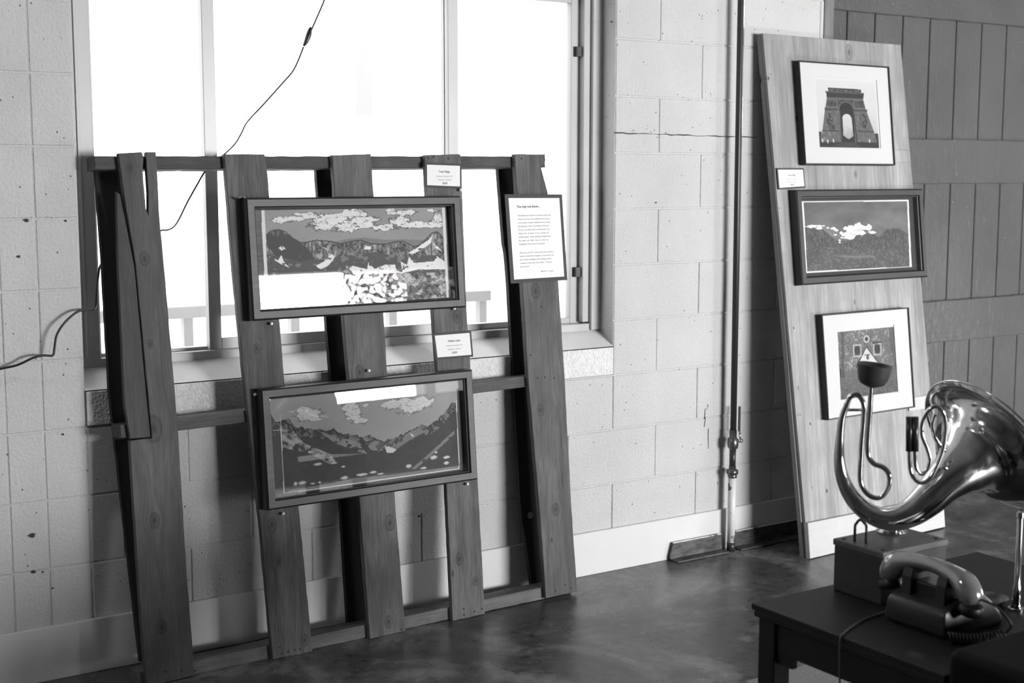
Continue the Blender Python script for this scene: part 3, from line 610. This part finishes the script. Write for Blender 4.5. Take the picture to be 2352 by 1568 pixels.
MB().prism([b0, (.05, .002), (-.0, 2.0), tl, lerp(tl, b0, .075), (lerp(tl, b0, .075)[0]+.008, lerp(tl, b0, .085)[1]), lerp(tl, b0, .095)], .014, .034, .001, .0005, .15).obj('side_batten', PLY2, brd)
MB().prism([(.776, .002), b1, tr, (.71, 2.02)], .014, .034).obj('side_batten', PLY2, brd)
MB().prism([(-.0, 1.95), (.71, 1.95), (.71, 2.02), (0, 2.02)], .014, .034).obj('top_batten', PLY2, brd)
MB().prism([(.05, .004), (.776, .004), (.776, .1), (.05, .1)], .014, .034).obj('bottom_batten', PLY2, brd)
MB().prism([(.0, .001), (.822, .003), (.822, .134), (.0, .139)], -.020, -.0005, .0015).obj('bottom_cleat', PLY3, brd)
MB().prism([(.008, .001), (.822, .003), (.822, .109), (.008, .109)], .0, .013).obj('cleat_packing', PLY2, brd)
MB().prism([(.60, 1.534), (.765, 1.534), (.763, 1.584), (.60, 1.584)], -.007, -.0005, .001).obj('hanging_cleat', PLY, brd)
MB().prism([(.655, .507), (.81, .507), (.809, .560), (.655, .560)], -.007, -.0005, .001).obj('hanging_cleat', PLY3, brd)
for x, y, r in [(1899, 1127, .0042), (1865, 1120, .002), (1823, 753, .0035), (1815, 870, .002), (1861, 973, .004), (1833, 952, .0018), (1821, 1093, .002), (1766, 180, .003), (1770, 170, .002), (1765, 262, .002), (2132, 834, .002), (1838, 952, .002), (1790, 478, .002)]:
    u, v = BRD.uv(x, y); MB().lathe([(r, 0), (r*.9, .0008)], 9, T(u, -.0002, v) @ Matrix.Rotation(math.pi/2, 4, 'X') @ Matrix.Diagonal((.7, 1.5, 1, 1))).obj('pin_knot', M_CRACK, brd)
def thin_frame(u, v, W_, H_, label, rot, pic):
    t = thing('framed_photograph', label, 'picture', BRD.mat(u+W_/2, v, .0075) @ Matrix.Rotation(rot, 4, 'Y')); dp = .026
    ring(MB(), W_, H_, [(0, -.0005), (0, -dp), (.005, -dp), (.0055, -.012), (.0055, -.0005)]).obj('moulding', M_BLKFRAME, t)
    iu0, iu1, iv0, iv1 = pic
    hw = W_/2-.005; mb = MB()
    for (x0, x1, z0, z1) in [(-hw, iu0, .005, H_-.005), (iu1, hw, .005, H_-.005), (iu0, iu1, .005, iv0), (iu0, iu1, iv1, H_-.005)]: mb.box(x0, x1, -.020, -.016, z0, z1)
    mb.obj('mat_board', M_MAT, t); 
    MB().box(-hw, hw, -.0095, -.001, .005, H_-.005).obj('backing_board', M_MAT, t)
    lnk('glass', sheet(-hw, hw, -.0225, .005, H_-.005), M_GLASS, t)
    return t
# arch photograph
WA, HA, uA, vA = .531, .402, .102, 1.517
tA = thin_frame(uA, vA, WA, HA, 'square framed photograph of a stone arch in white mat, top of board', 0, (-.187, .190, .068, .345))
p = Print(BRD, .0175, uA+WA/2-.200, uA+WA/2+.200, vA+.058, vA+.352, .0014, (1820, 130), 6.03)
V01 = (p.V-p.v0)/(p.v1-p.v0); U01 = (p.U-p.u0)/(p.u1-p.u0); nz = p.n(40, 40, 51)
p.a = 196+10*V01-16*np.maximum(0, .5-V01)*2*(.5+nz)-20*(U01 > .8)*(nz)*(1-V01)
wht = ~p.poly([(297, 318), (1120, 365), (1183, 1272), (363, 1257)]); 
st = 118+(p.n(6, 6, 52)-.5)*50
def ap(pts, v_): p.a = np.where(p.poly(pts), v_, p.a)
ap([(455, 590), (965, 610), (1000, 740), (1110, 1040), (1150, 1192), (368, 1182), (400, 1010), (430, 750)], st+18)
ap([(470, 430), (935, 460), (932, 505), (478, 480)], 78+(p.n(4, 3, 53) > .5)*55); ap([(470, 430), (935, 460), (930, 472), (480, 444)], 60)
ap([(435, 478), (972, 506), (970, 540), (962, 592), (458, 572), (452, 520)], 62+(p.n(5, 4, 54)-.5)*40); ap([(437, 480), (972, 508), (971, 524), (440, 500)], 110); ap([(458, 566), (962, 588), (962, 612), (456, 592)], 135)
for q in [[(470, 610), (598, 614), (590, 695), (455, 685)], [(843, 620), (965, 625), (985, 708), (850, 705)]]: ap(q, 62+(p.n(4, 4, 55) > .5)*50)
ap([(612, 600), (822, 606), (825, 720), (612, 705)], 75+(p.n(4, 4, 56) > .55)*40)
ap([(425, 708), (612, 716), (612, 750), (430, 746)], 84); ap([(425, 706), (612, 714), (612, 722), (425, 716)], 140); ap([(822, 732), (1020, 738), (1016, 768), (825, 758)], 84); ap([(822, 730), (1020, 737), (1020, 745), (822, 740)], 140)
d_ = p.ell(728, 735, 108, 112); up_ = p.poly([(600, 590), (860, 590), (860, 738), (600, 738)]); p.a = np.where((d_ < 1) & up_, 128, p.a)
d_ = p.ell(728, 738, 94, 98); p.a = np.where((d_ < 1) & up_, 42, p.a); ap([(634, 735), (822, 735), (855, 1190), (650, 1190)], 46)
ap([(634, 760), (646, 760), (668, 1190), (648, 1190)], 105); ap([(815, 740), (828, 740), (890, 1190), (868, 1190)], 70)
d_ = p.ell(737, 860, 62, 62); p.a = np.where((d_ < 1) & p.poly([(660, 780), (810, 780), (810, 870), (660, 870)]), 196, p.a); ap([(676, 865), (803, 865), (825, 1105), (760, 1150), (688, 1100)], 190-60*np.clip((.35-V01)*3, 0, 1)*nz*2)
ap([(690, 1095), (735, 1130), (770, 1150), (815, 1110), (830, 1190), (670, 1190)], 40)
for (x, y, rx, ry) in [(505, 900, 45, 120), (968, 900, 50, 105), (550, 960, 20, 60)]: d_ = p.ell(x, y, rx, ry); p.a = np.where((d_ < 1) & (p.n(5, 5, 57) > .47), 74, p.a)
ap([(390, 1016), (640, 1028), (640, 1040), (388, 1028)], 62); ap([(890, 1034), (1110, 1040), (1110, 1052), (890, 1048)], 62)
ap([(348, 1042), (388, 1042), (370, 1200), (350, 1200)], 64); ap([(1118, 1066), (1170, 1070), (1180, 1230), (1150, 1190)], 60)
ap([(300, 1180), (660, 1186), (900, 1186), (1250, 1196), (1250, 1300), (300, 1300)], 58+(p.n(8, 4, 58)-.5)*34)
ap([(640, 1188), (850, 1188), (960, 1290), (480, 1290)], 84)
for x, y in [(472, 1175), (550, 1165), (945, 1200), (1050, 1170), (400, 1165)]: p.a = np.where(p.ell(x, y, 9, 28) < 1, 40 if x % 2 else 200, p.a)
p.a = np.where(p.a < 150, p.a*.66, p.a*.97)
p.a = np.where(wht, 204, p.a)
put(p, tA, BRD, uA+WA/2, vA, -.0175+.0005)
# mountain print in the middle
uB, vB = .034, 1.053
FRD = wood('dark_stained_frame_wood', .06, .085, 'x', (), 23, .45, 20, .7, False)
tB = deep_frame(BRD, uB, vB, 'wide dark framed mountain print on the board, white clouds round a peak', FRD, .040)
p = Print(BRD, .012, uB+.040, uB+FW_-.036, vB+.036, vB+FH-.034, .0019, (1760, 380), 5.2275)
n1 = p.n(60, 25, 61); vf = (p.V-p.v0)/(p.v1-p.v0); p.a = 74+(n1-.5)*46+42*np.clip(1.35-vf*1.1, 0, 1)
mt_, _ = p.below([(400, 760), (540, 735), (690, 770), (780, 850), (860, 905), (960, 900), (1110, 828), (1150, 858), (1240, 793), (1350, 860), (1440, 762), (1590, 752), (1720, 838), (1900, 900)])
s1_ = p.n(4, 16, 62); p.a = np.where(mt_, 64+(s1_-.5)*26, p.a); lo, _ = p.below([(400, 960), (900, 985), (1300, 1010), (1900, 1000)])
p.a = np.where(lo, 74+(p.n(5, 3, 63) > .6)*22+(p.n(40, 20, 67)-.5)*26, p.a); p.a = np.where(p.poly([(780, 1080), (1300, 1085), (1300, 1105), (1000, 1110)]), 108, p.a)
rk = mt_ & ~lo & (np.abs(p.n(3, 12, 64)-.5) < .04); p.a = np.where(rk, 98, p.a)
p.clouds([(560, 730, 110, 15), (630, 755, 38, 15), (740, 748, 16, 7), (800, 755, 36, 14), (840, 780, 24, 13), (830, 830, 22, 9), (960, 752, 36, 22), (1020, 755, 66, 38), (1110, 722, 55, 34), (1160, 750, 46, 34), (1235, 745, 40, 34), (1270, 800, 46, 20), (1080, 790, 110, 38), (1150, 815, 60, 25), (980, 830, 105, 32), (960, 865, 70, 22), (1010, 872, 46, 16), (880, 895, 18, 13), (880, 925, 14, 9), (900, 810, 20, 22)], 232, 88, 65)
out = ~p.poly([(447, 440), (1690, 428), (1722, 1212), (490, 1272)]); jit = (p.n(6, 6, 66)-.5)
bor = p.poly([(424, 428), (1706, 408), (1745, 1218), (480, 1292)]); p.a = np.where(out & bor, 222, p.a); p.a = np.where(~bor, 42, p.a)
put(p, tB, BRD, uB+FW_/2, vB, -.0125)
# facade photograph
WC, HC, uC, vC = .522, .412, .139, .522
tC = thin_frame(uC, vC, WC, HC, 'square framed photograph of a stone church gable in white mat, bottom of board', 0, (-.183, .168, .071, .349))
p = Print(BRD, .0175, uC+WC/2-.196, uC+WC/2+.180, vC+.060, vC+.356, .0014, (1820, 680), 5.2275)
nf = p.n(4, 4, 71); nb = p.n(26, 26, 72); V01 = (p.V-p.v0)/(p.v1-p.v0); p.a = 128+(nf-.5)*70+(nb-.5)*40
p.a -= np.where(V01 < .42, (nf > .48)*52*(1.2-V01*2), 0); p.a = np.where(p.poly([(565, 430), (600, 430), (610, 980), (580, 980)]), p.a-35, p.a)
p.a = np.where(p.poly([(1130, 380), (1215, 370), (1235, 800), (1200, 800)]) , p.a-22, p.a)
ap([(870, 588), (735, 862), (1045, 832)], 70); ap([(872, 618), (765, 842), (1020, 815)], 188+(nb-.5)*30); ap([(848, 700), (915, 695), (915, 710), (848, 714)], 110)
p.a = np.where(p.ell(888, 735, 16, 28) < 1, 90, p.a); ap([(755, 838), (1035, 812), (1038, 826), (748, 856)], 66); ap([(875, 800), (905, 797), (905, 812), (875, 815)], 100)
for r_, c_ in [(46, 90), (38, 165), (22, 120), (15, 40)]: p.a = np.where(p.ell(873, 515, r_, r_*1.28) < 1, c_, p.a)
for x, y in [(763, 652), (1003, 632)]:
    ap([(x-52, y-70), (x+46, y-74), (x+50, y+72), (x-46, y+80)], 172); ap([(x-40, y-56), (x+38, y-58), (x+40, y+60), (x-36, y+64)], 120); p.a = np.where(p.ell(x, y, 30, 56) < 1, 26, p.a)
    ap([(x-3, y-50), (x+3, y-50), (x+3, y+50), (x-3, y+50)], 90)
ap([(945, 548), (1052, 545), (1052, 562), (945, 575)], 60)
p.a = np.where(p.poly([(548, 870), (568, 870), (572, 980), (552, 980)]) | p.poly([(1218, 790), (1236, 790), (1240, 850), (1222, 850)]), 30, p.a)
p.a = np.where(p.a < 140, p.a*.74, p.a)
wht = ~p.poly([(526, 430), (1212, 366), (1253, 1143), (566, 1243)]); p.a = np.where(wht, 204, p.a)
put(p, tC, BRD, uC+WC/2, vC, -.0175+.0005)
card(BRD, 'title_card', 'small title card on the left edge of the plywood board', 'card', [(1784, 386), (1846, 386), (1850, 431), (1788, 435)], .006, .006, (M_CARDB, M_PAPER),
     [('Lone Peak', .0095, .030, 'CENTER', .003, M_INKD, .0002), ('Reduction woodcut 1/4', .0065, .044, 'CENTER', .003, M_INK, 0), ('Matthew T. Sanders', .0065, .055, 'CENTER', .003, M_INK, 0), ('$250', .0095, .067, 'CENTER', .003, M_INKD, .0002)])

# ------------------------------------------------------------------ cords
cord = thing('lamp_cord', 'thin dark cord with inline switch hanging across the window behind the pallet', 'cord', T(-1.4, .07, 1.5))
Q = [ony(x, y, .085-.00006*max(0, y-330)) for x, y in [(765, -60), (745, 0), (728, 40), (714, 72)]]; Q2 = [ony(x, y, .07) for x, y in [(697, 108), (676, 158), (648, 192), (605, 240), (568, 280), (555, 305), (540, 330), (518, 352), (493, 372), (470, 395), (455, 420), (430, 465), (413, 500), (400, 520), (385, 528), (366, 531), (330, 560)]]
def rel(L, o): return [np.array(q_)-np.array(o.location) for q_ in L]
Q = [ony(x, y, .07) for x, y in [(765, -60), (745, 0), (728, 40), (714, 72)]]
MB().tube(rel(Q, cord), .0026, 8, sub=5).obj('upper_cord', M_CORD, cord); MB().tube(rel(Q2, cord), .0026, 8, sub=5).obj('lower_cord', M_CORD, cord)
sp_ = [ony(x, y, .07) for x, y in [(714, 62), (712, 68), (709, 80), (704, 94), (699, 103), (697, 106)]]
MB().tube(rel(sp_, cord), [.002, .006, .0088, .0075, .0045, .002], 14, sub=4).obj('inline_switch', M_BLACK, cord)
c2 = thing('power_cord', 'black cord running along the block wall at the left edge to the window', 'cord', T(-2.05, -.03, 1.0))
Q = [np.array([-4.2, -.02, .94]), np.array([-3.2, -.02, .91]), np.array([-2.6, -.02, .92])]+[ony(x, y, Y) for x, y, Y in [(-60, 862, -.02), (0, 847, -.02), (40, 838, -.035), (75, 822, -.045), (100, 816, -.045), (121, 816, -.045), (125, 800, -.045), (130, 770, -.045), (145, 745, -.045), (165, 725, -.04), (182, 714, -.035), (200, 711, -.03), (215, 711, -.025), (220, 700, -.01), (222, 670, .0), (225, 640, .03), (229, 614, .05), (236, 605, .07), (252, 600, .075)]]
MB().tube(rel(Q, c2), .0034, 10, sub=4).obj('cable', M_CORD, c2)

# ------------------------------------------------------------------ table and what stands on it
TZ = .52
tab = thing('side_table', 'dark wooden side table in the right foreground carrying the horn', 'table', T(-.58, -2.06, 0))
def TB(mb, name, mat, parent=tab, o_=(-.58, -2.06, 0), smooth=False):
    me = mb.mesh(name, smooth); me.transform(T(-o_[0], -o_[1], -o_[2])); return lnk(name, me, mat, parent)
TX0, TX1, TY0, TY1 = -.972, -.20, -2.325, -1.79
TB(MB().box(TX0, TX1, TY0, TY1, TZ-.014, TZ, .002), 'table_top', M_TABLE); TB(MB().box(TX0+.004, TX1-.004, TY0+.004, TY1-.004, TZ-.030, TZ-.0145, .003), 'top_moulding', M_TABLE)
for x in (TX0+.012, TX1-.062):
    for y in (TY0+.012, TY1-.062): TB(MB().box(x, x+.05, y, y+.05, 0 if x < -.5 else .0095, TZ-.03, .003), 'leg', M_TABLE)
TB(MB().box(TX0+.02, TX0+.038, TY0+.06, TY1-.06, TZ-.1, TZ-.03), 'apron', M_TABLE); TB(MB().box(TX1-.04, TX1-.022, TY0+.06, TY1-.06, TZ-.1, TZ-.03), 'apron', M_TABLE)
TB(MB().box(TX0+.06, TX1-.06, TY1-.04, TY1-.022, TZ-.1, TZ-.03), 'apron', M_TABLE); TB(MB().box(TX0+.06, TX1-.06, TY0+.022, TY0+.04, TZ-.1, TZ-.03), 'apron', M_TABLE)
TB(MB().box(TX0+.022, TX0+.036, TY1-.11, TY1-.06, TZ-.125, TZ-.1), 'corner_bracket', M_TABLE)

BX0, BX1, BY0, BY1, BZ = -.747, -.530, -1.965, -1.815, TZ+.121
horn = thing('horn_speaker', 'polished brass-band horn mounted on a wooden box, on the side table', 'horn', T(-.64, -1.89, TZ))
HO = (-.64, -1.89, TZ)
def H(mb, name, mat, smooth=False): return TB(mb, name, mat, horn, HO, smooth)
H(MB().box(BX0+.003, BX1-.003, BY0+.003, BY1-.003, TZ+.0005, BZ-.016, .002), 'box', M_BOX); H(MB().box(BX0, BX1, BY0, BY1, BZ-.0155, BZ, .003), 'box_lid', M_BOXTOP)
for x, y in [(BX0+.018, BY1-.018), (BX0+.02, BY0+.016), (BX1-.02, BY0+.018), (BX1-.02, BY1-.02)]: H(MB().lathe([(.006, BZ), (.005, BZ+.002)], 12, T(x, y, 0)), 'screw_head', M_BLACK)
VD = ray(2080, 1080); VD[2] = 0; VD /= np.linalg.norm(VD)      # horizontal direction across which the horn is flat
H0 = np.array([-.655, -1.885, 0.])
def hp(x, y, s_=0.):                                            # point of the horn in the upright plane through its foot, s_ metres beyond it
    d = ray(x, y); k_ = ((H0-CP)@VD+s_)/(d@VD); return CP+d*k_
def hpx(): return float((H0-CP)@VD)*1.06/FPX
PX = hpx()
def tube(name, L, r, sub=6, seg=14, mat=None, cap=True): return H(MB().tube([hp(*q) for q in L], r if not hasattr(r, '__len__') else [a_ for a_ in r], seg, cap, sub), name, mat or M_HORN)
main = [(1945, 928, 0), (1934, 960, 0), (1929, 1010, 0), (1928, 1060, 0), (1938, 1105, 0), (1962, 1148, 0), (2000, 1180, 0), (2045, 1192, .0), (2090, 1178, .01), (2130, 1148, .025), (2165, 1112, .045), (2192, 1088, .065), (2215, 1070, .09), (2235, 1052, .115), (2250, 1040, .13), (2262, 1030, .145), (2270, 1023, .152)]
rad = [6.5, 7.5, 9, 12, 15, 18, 21, 25, 30, 36, 43, 52, 64, 82, 105, 138, 170]
tube('bell_tube', main, [r*PX for r in rad], 6, 40, cap=False)
rimc = hp(2270, 1023, .152); ax = np.array(hp(2270, 1023, .152))-np.array(hp(2262, 1030, .145)); ax /= np.linalg.norm(ax)
a0 = np.cross(ax, [0, 0, 1.]); a0 /= np.linalg.norm(a0); a1 = np.cross(ax, a0)
H(MB().tube([rimc+171*PX*(a0*math.cos(t_)+a1*math.sin(t_)) for t_ in np.linspace(0, 2*math.pi, 61)], 2.6*PX, 8, False), 'bell_rim', M_HORN)
tube('slide_bow', [(1945, 930, 0), (1952, 912, 0), (1964, 905, 0), (1976, 912, 0), (1984, 930, 0), (1984, 960, 0), (1980, 1010, 0), (1977, 1060, 0), (1976, 1100, 0), (1983, 1122, .0), (1998, 1138, 0), (2018, 1143, 0), (2034, 1130, 0), (2043, 1108, 0), (2040, 1085, 0), (2027, 1072, 0), (2008, 1065, 0), (1997, 1052, 0), (1993, 1035, 0), (1994, 1000, .0), (1997, 960, 0), (2000, 900, 0), (2001, 885, 0)], [5.6*PX]*23, 6)
H(MB().tube([hp(1934, 941), hp(1984, 941)], 3.2*PX, 10), 'brace', M_HORN)
mpc = MB(); zt = hp(2001, 890, 0)
mpc.lathe([(r*PX, z*PX) for r, z in [(5, 0), (14, 3), (26, 9), (31, 18), (34, 32), (37, 49), (35.5, 50.5), (31, 48), (20, 30), (4, 20)]], 28, Matrix.Translation(Vector(zt)) @ Matrix.Rotation(.12, 4, Vector(VD)))
H(mpc, 'mouthpiece', plain('dull_mouthpiece', .035, .5), True)
tube('tuning_crook', [(2089, 1000, -.02), (2089, 1050, -.02), (2093, 1085, -.02), (2108, 1106, -.02), (2126, 1106, -.015), (2144, 1085, -.01), (2160, 1050, -.005), (2170, 1010, -.005), (2172, 970, -.005), (2165, 945, -.01), (2150, 933, -.012), (2135, 940, -.012), (2122, 960, -.01), (2117, 985, -.01), (2120, 1005, -.01), (2130, 1030, -.01), (2136, 1055, -.01), (2130, 1078, -.01), (2118, 1088, -.015), (2106, 1078, -.02), (2102, 1050, -.02), (2102, 1000, -.02)], [4.6*PX]*22, 6)
for x in (2088.5, 2102): H(MB().tube([hp(x, 957, -.02), hp(x, 1036, -.02)], 7.2*PX, 14), 'slide_sleeve', plain('dark_slide_sleeve', .05, .3, .6))
tube('inner_crook', [(2148, 952, .0), (2142, 975, .0), (2146, 1000, .005), (2158, 1020, .01), (2172, 1035, .02)], [4.4*PX]*5, 5)
H(MB().tube([hp(2162, 1068, .02), hp(2176, 1078, .02)], 5*PX, 10), 'ferrule', M_HORN)
H(MB().tube([hp(2166, 905, .165), hp(2152, 902, .163), hp(2142, 912, .16), hp(2143, 925, .155), hp(2160, 935, .15)], 3.5*PX, 8, sub=4), 'lyre_ring', M_HORN)
fz = lambda x, y: onz(x, y, BZ)
f1, f2 = fz(1963, 1243), fz(1989, 1247)
H(MB().tube([f1, f1+[0, 0, .035], hp(1966, 1203, -.03), hp(1976, 1193, -.03), hp(1987, 1203, -.03), f2+[0, 0, .035], f2], .0032, 10, sub=5), 'support_hook', M_BLACK)
sd = MB(); cx_, cy_ = onz(2048, 1222, BZ)[:2]
sd.lathe([(.034, BZ), (.036, BZ+.004), (.022, BZ+.008), (.016, BZ+.014), (.022, BZ+.022), (.028, BZ+.026)], 28, T(cx_, cy_, 0)); H(sd, 'saddle', M_CHROME, True)

# chrome post rising beside the bell
pp = onz(2334, 1398, TZ)
post2 = thing('chrome_post', 'bright metal post standing behind the table phone under the horn bell', 'post', T(*pp))
MB().lathe([(.012, .0005), (.0125, .004), (.010, .01), (.0095, .02), (.0105, .028), (.009, .034), (.0085, .05), (.0065, .055), (.0062, .205), (.008, .207), (.008, .218), (.004, .222)], 24).obj('stem', M_CHROME, post2, smooth=True)
MB().lathe([(.018, .0002), (.018, .003), (.0125, .0035)], 24).obj('foot', M_CHROME, post2, smooth=True)

# ------------------------------------------------------------------ telephone
ph = thing('desk_telephone', 'dark desk telephone with glossy handset in its cradle, beside the horn box', 'telephone', T(-.715, -2.11, TZ))
M_PH = plain('dark_phone_shell', .022, .35); M_PHB = plain('black_phone_cradle', .003, .4)
b = bmesh.new()                                # shell: low front at -X, rising to the cradle
prof = [(-.096, .004), (-.094, .048), (-.088, .056), (-.035, .072), (-.02, .078), (.03, .078), (.06, .055), (.085, .03), (.095, .004)]
for i, y in enumerate((-.082, .082)):
    for x, z in prof: b.verts.new((x, y*(1 if z < .02 else .93), z))
b.verts.ensure_lookup_table(); n_ = len(prof)
b.faces.new([b.verts[i] for i in range(n_)]); b.faces.new([b.verts[n_+i] for i in range(n_)][::-1])
for i in range(n_): b.faces.new([b.verts[j] for j in (i, n_+i, n_+(i+1) % n_, (i+1) % n_)])
bmesh.ops.recalc_face_normals(b, faces=b.faces[:]); bmesh.ops.bevel(b, geom=b.edges[:], offset=.006, segments=3, profile=.5, affect='EDGES')
MB().add(b).obj('shell', M_PH, ph, smooth=True)
MB().box(-.09, .09, -.078, .078, .0003, .006, .002).obj('foot_plate', M_BLACK, ph)
for y in (-.045, .045):
    MB().prism([(x_-.038, z_) for x_, z_ in [(-.034, .052), (.036, .066), (.030, .104), (.024, .122), (.018, .122), (.015, .108), (-.015, .108), (-.018, .118), (-.024, .118), (-.030, .100)]], y-.013, y+.013, .002).obj('cradle_prong', M_PHB, ph)
MB().box(-.058, -.012, -.035, .035, .060, .094, .004).obj('cradle_bridge', M_PHB, ph)
M_HS = Mt('glossy_handset').set(.34, .12, .6, 1.).m
hs = [(0, -.128, .072), (0, -.122, .088), (0, -.105, .108), (0, -.075, .120), (0, -.035, .127), (0, 0, .129), (0, .035, .127), (0, .075, .120), (0, .105, .108), (0, .122, .088), (0, .128, .072)]
MB().tube([(x-.04, y*.86+.008, z+.002) for x, y, z in hs], [.021, .0265, .0265, .0205, .0172, .0165, .0172, .0205, .0265, .0265, .021], 24, True, 5).obj('handset', M_HS, ph, smooth=True)
for s_ in (-1, 1):
    MB().lathe([(.024, 0), (.0262, .004), (.0262, .013), (.023, .02)], 28, T(-.04, s_*.104+.008, .052) @ Matrix.Rotation(-s_*.25, 4, 'X')).obj('mouth_cap' if s_ < 0 else 'ear_cap', M_PHB, ph, smooth=True)
mid = [np.array(q_) for q_ in [(-.04, -.122, .088), (-.032, -.156, .08), (-.02, -.182, .05), (-.025, -.176, .03)]]
MB().tube(mid, .0026, 10, sub=6).obj('cord_lead', M_CORD, ph)
A_, B_ = np.array([-.025, -.174, .026]), np.array([-.104, -.098, .013]); ax_ = B_-A_; Lc = np.linalg.norm(ax_); ax_ /= Lc; s1v = np.cross(ax_, [0, 0, 1.]); s1v /= np.linalg.norm(s1v); s2v = np.cross(ax_, s1v)
turns = 16; hel = [A_+ax_*Lc*t_+np.array([0, 0, -.006*math.sin(math.pi*t_)])+.0095*(s1v*math.cos(2*math.pi*turns*t_)+s2v*math.sin(2*math.pi*turns*t_)) for t_ in np.linspace(0, 1, turns*14)]
MB().tube(hel, .0024, 7, True).obj('coiled_cord', M_CORD, ph)
lc = thing('thin_cable', 'thin pale cable running from the telephone over the table edge', 'cable', T(-.9, -2.0, TZ))
pe = onz(1938, 1458, TZ); q_ = [onz(2040, 1402, TZ+.003), onz(1990, 1420, TZ+.003), onz(1955, 1440, TZ+.003), pe+[0, 0, .003]]
edge_x = TX0-.004; q_ += [np.array([edge_x, pe[1]-.005, TZ-.004]), np.array([edge_x-.002, pe[1]-.008, TZ-.06]), np.array([edge_x, pe[1]-.01, TZ-.2]), np.array([edge_x, pe[1]-.01, .03])]
MB().tube(rel(q_, lc), .0022, 8, sub=4).obj('cable', plain('gray_cable', .09, .5), lc)
dc = onz(2274, 1384, TZ)
dish = thing('round_dish', 'shallow round smoked dish half hidden behind the telephone handset', 'dish', T(dc[0]+.0, dc[1], TZ+.0005))
MB().lathe([(.02, 0), (.03, .003), (.039, .012), (.040, .0135), (.038, .013), (.028, .005), (.018, .003), (.0005, .003)], 40).obj('bowl', plain('gray_glazed_dish', .12, .15), dish, smooth=True)

# ------------------------------------------------------------------ black leather seat, rugs
sp0 = onz(2158, 1482, .58)
seat = thing('leather_seat', 'black leather seat at the lower right corner in front of the side table', 'seat', T(sp0[0]+.27, sp0[1]-.30, 0))
MB().box(-.27, .27, -.26, .285, .36, .58, .022, 5).obj('cushion', M_LEATHER, seat, smooth=True); MB().box(-.265, .265, -.255, .28, .25, .36, .015, 3).obj('base', M_LEATHER, seat, smooth=True)
MB().tube([(-.25, .285, .362), (.25, .285, .362)], .005, 8).obj('piping', M_LEATHER, seat)
fm = MB().lathe([(.014, 0), (.02, .25)], 12).mesh('foot'); fm.materials.append(M_BLACK)
for x in (-.22, .22):
    for y in (-.21, .24): lnk('foot', fm, None, seat, T(x, y, .001))
rugo = tag(MB().box(-.75, .75, -.56, .56, 0, .008, .003).obj('woven_rug', M_RUG, None, T(.37, -1.70, .0005)), 'pale woven rug on the floor under the side table', 'rug')
hp_ = []
hc = (.55, -1.72)
for i in range(48):
    a_ = i/48*2*math.pi; r_ = .5*(1+.10*math.sin(3*a_+1)+.06*math.sin(7*a_)+.03*math.sin(17*a_)+random.uniform(-.012, .012)); hp_.append((r_*1.15*math.cos(a_), r_*.98*math.sin(a_)))
mbh = MB(); b = bmesh.new(); f0 = [b.verts.new((x, y, .007)) for x, y in hp_]; f1_ = [b.verts.new((x*1.01, y*1.01, 0)) for x, y in hp_]; b.faces.new(f0); b.faces.new(f1_[::-1])
for i in range(48): b.faces.new((f1_[i], f1_[(i+1) % 48], f0[(i+1) % 48], f0[i]))
tag(mbh.add(b).obj('hide_rug', M_HIDE, None, T(hc[0], hc[1], .009)), 'darker irregular hide rug lying on the pale woven rug under the table', 'rug')
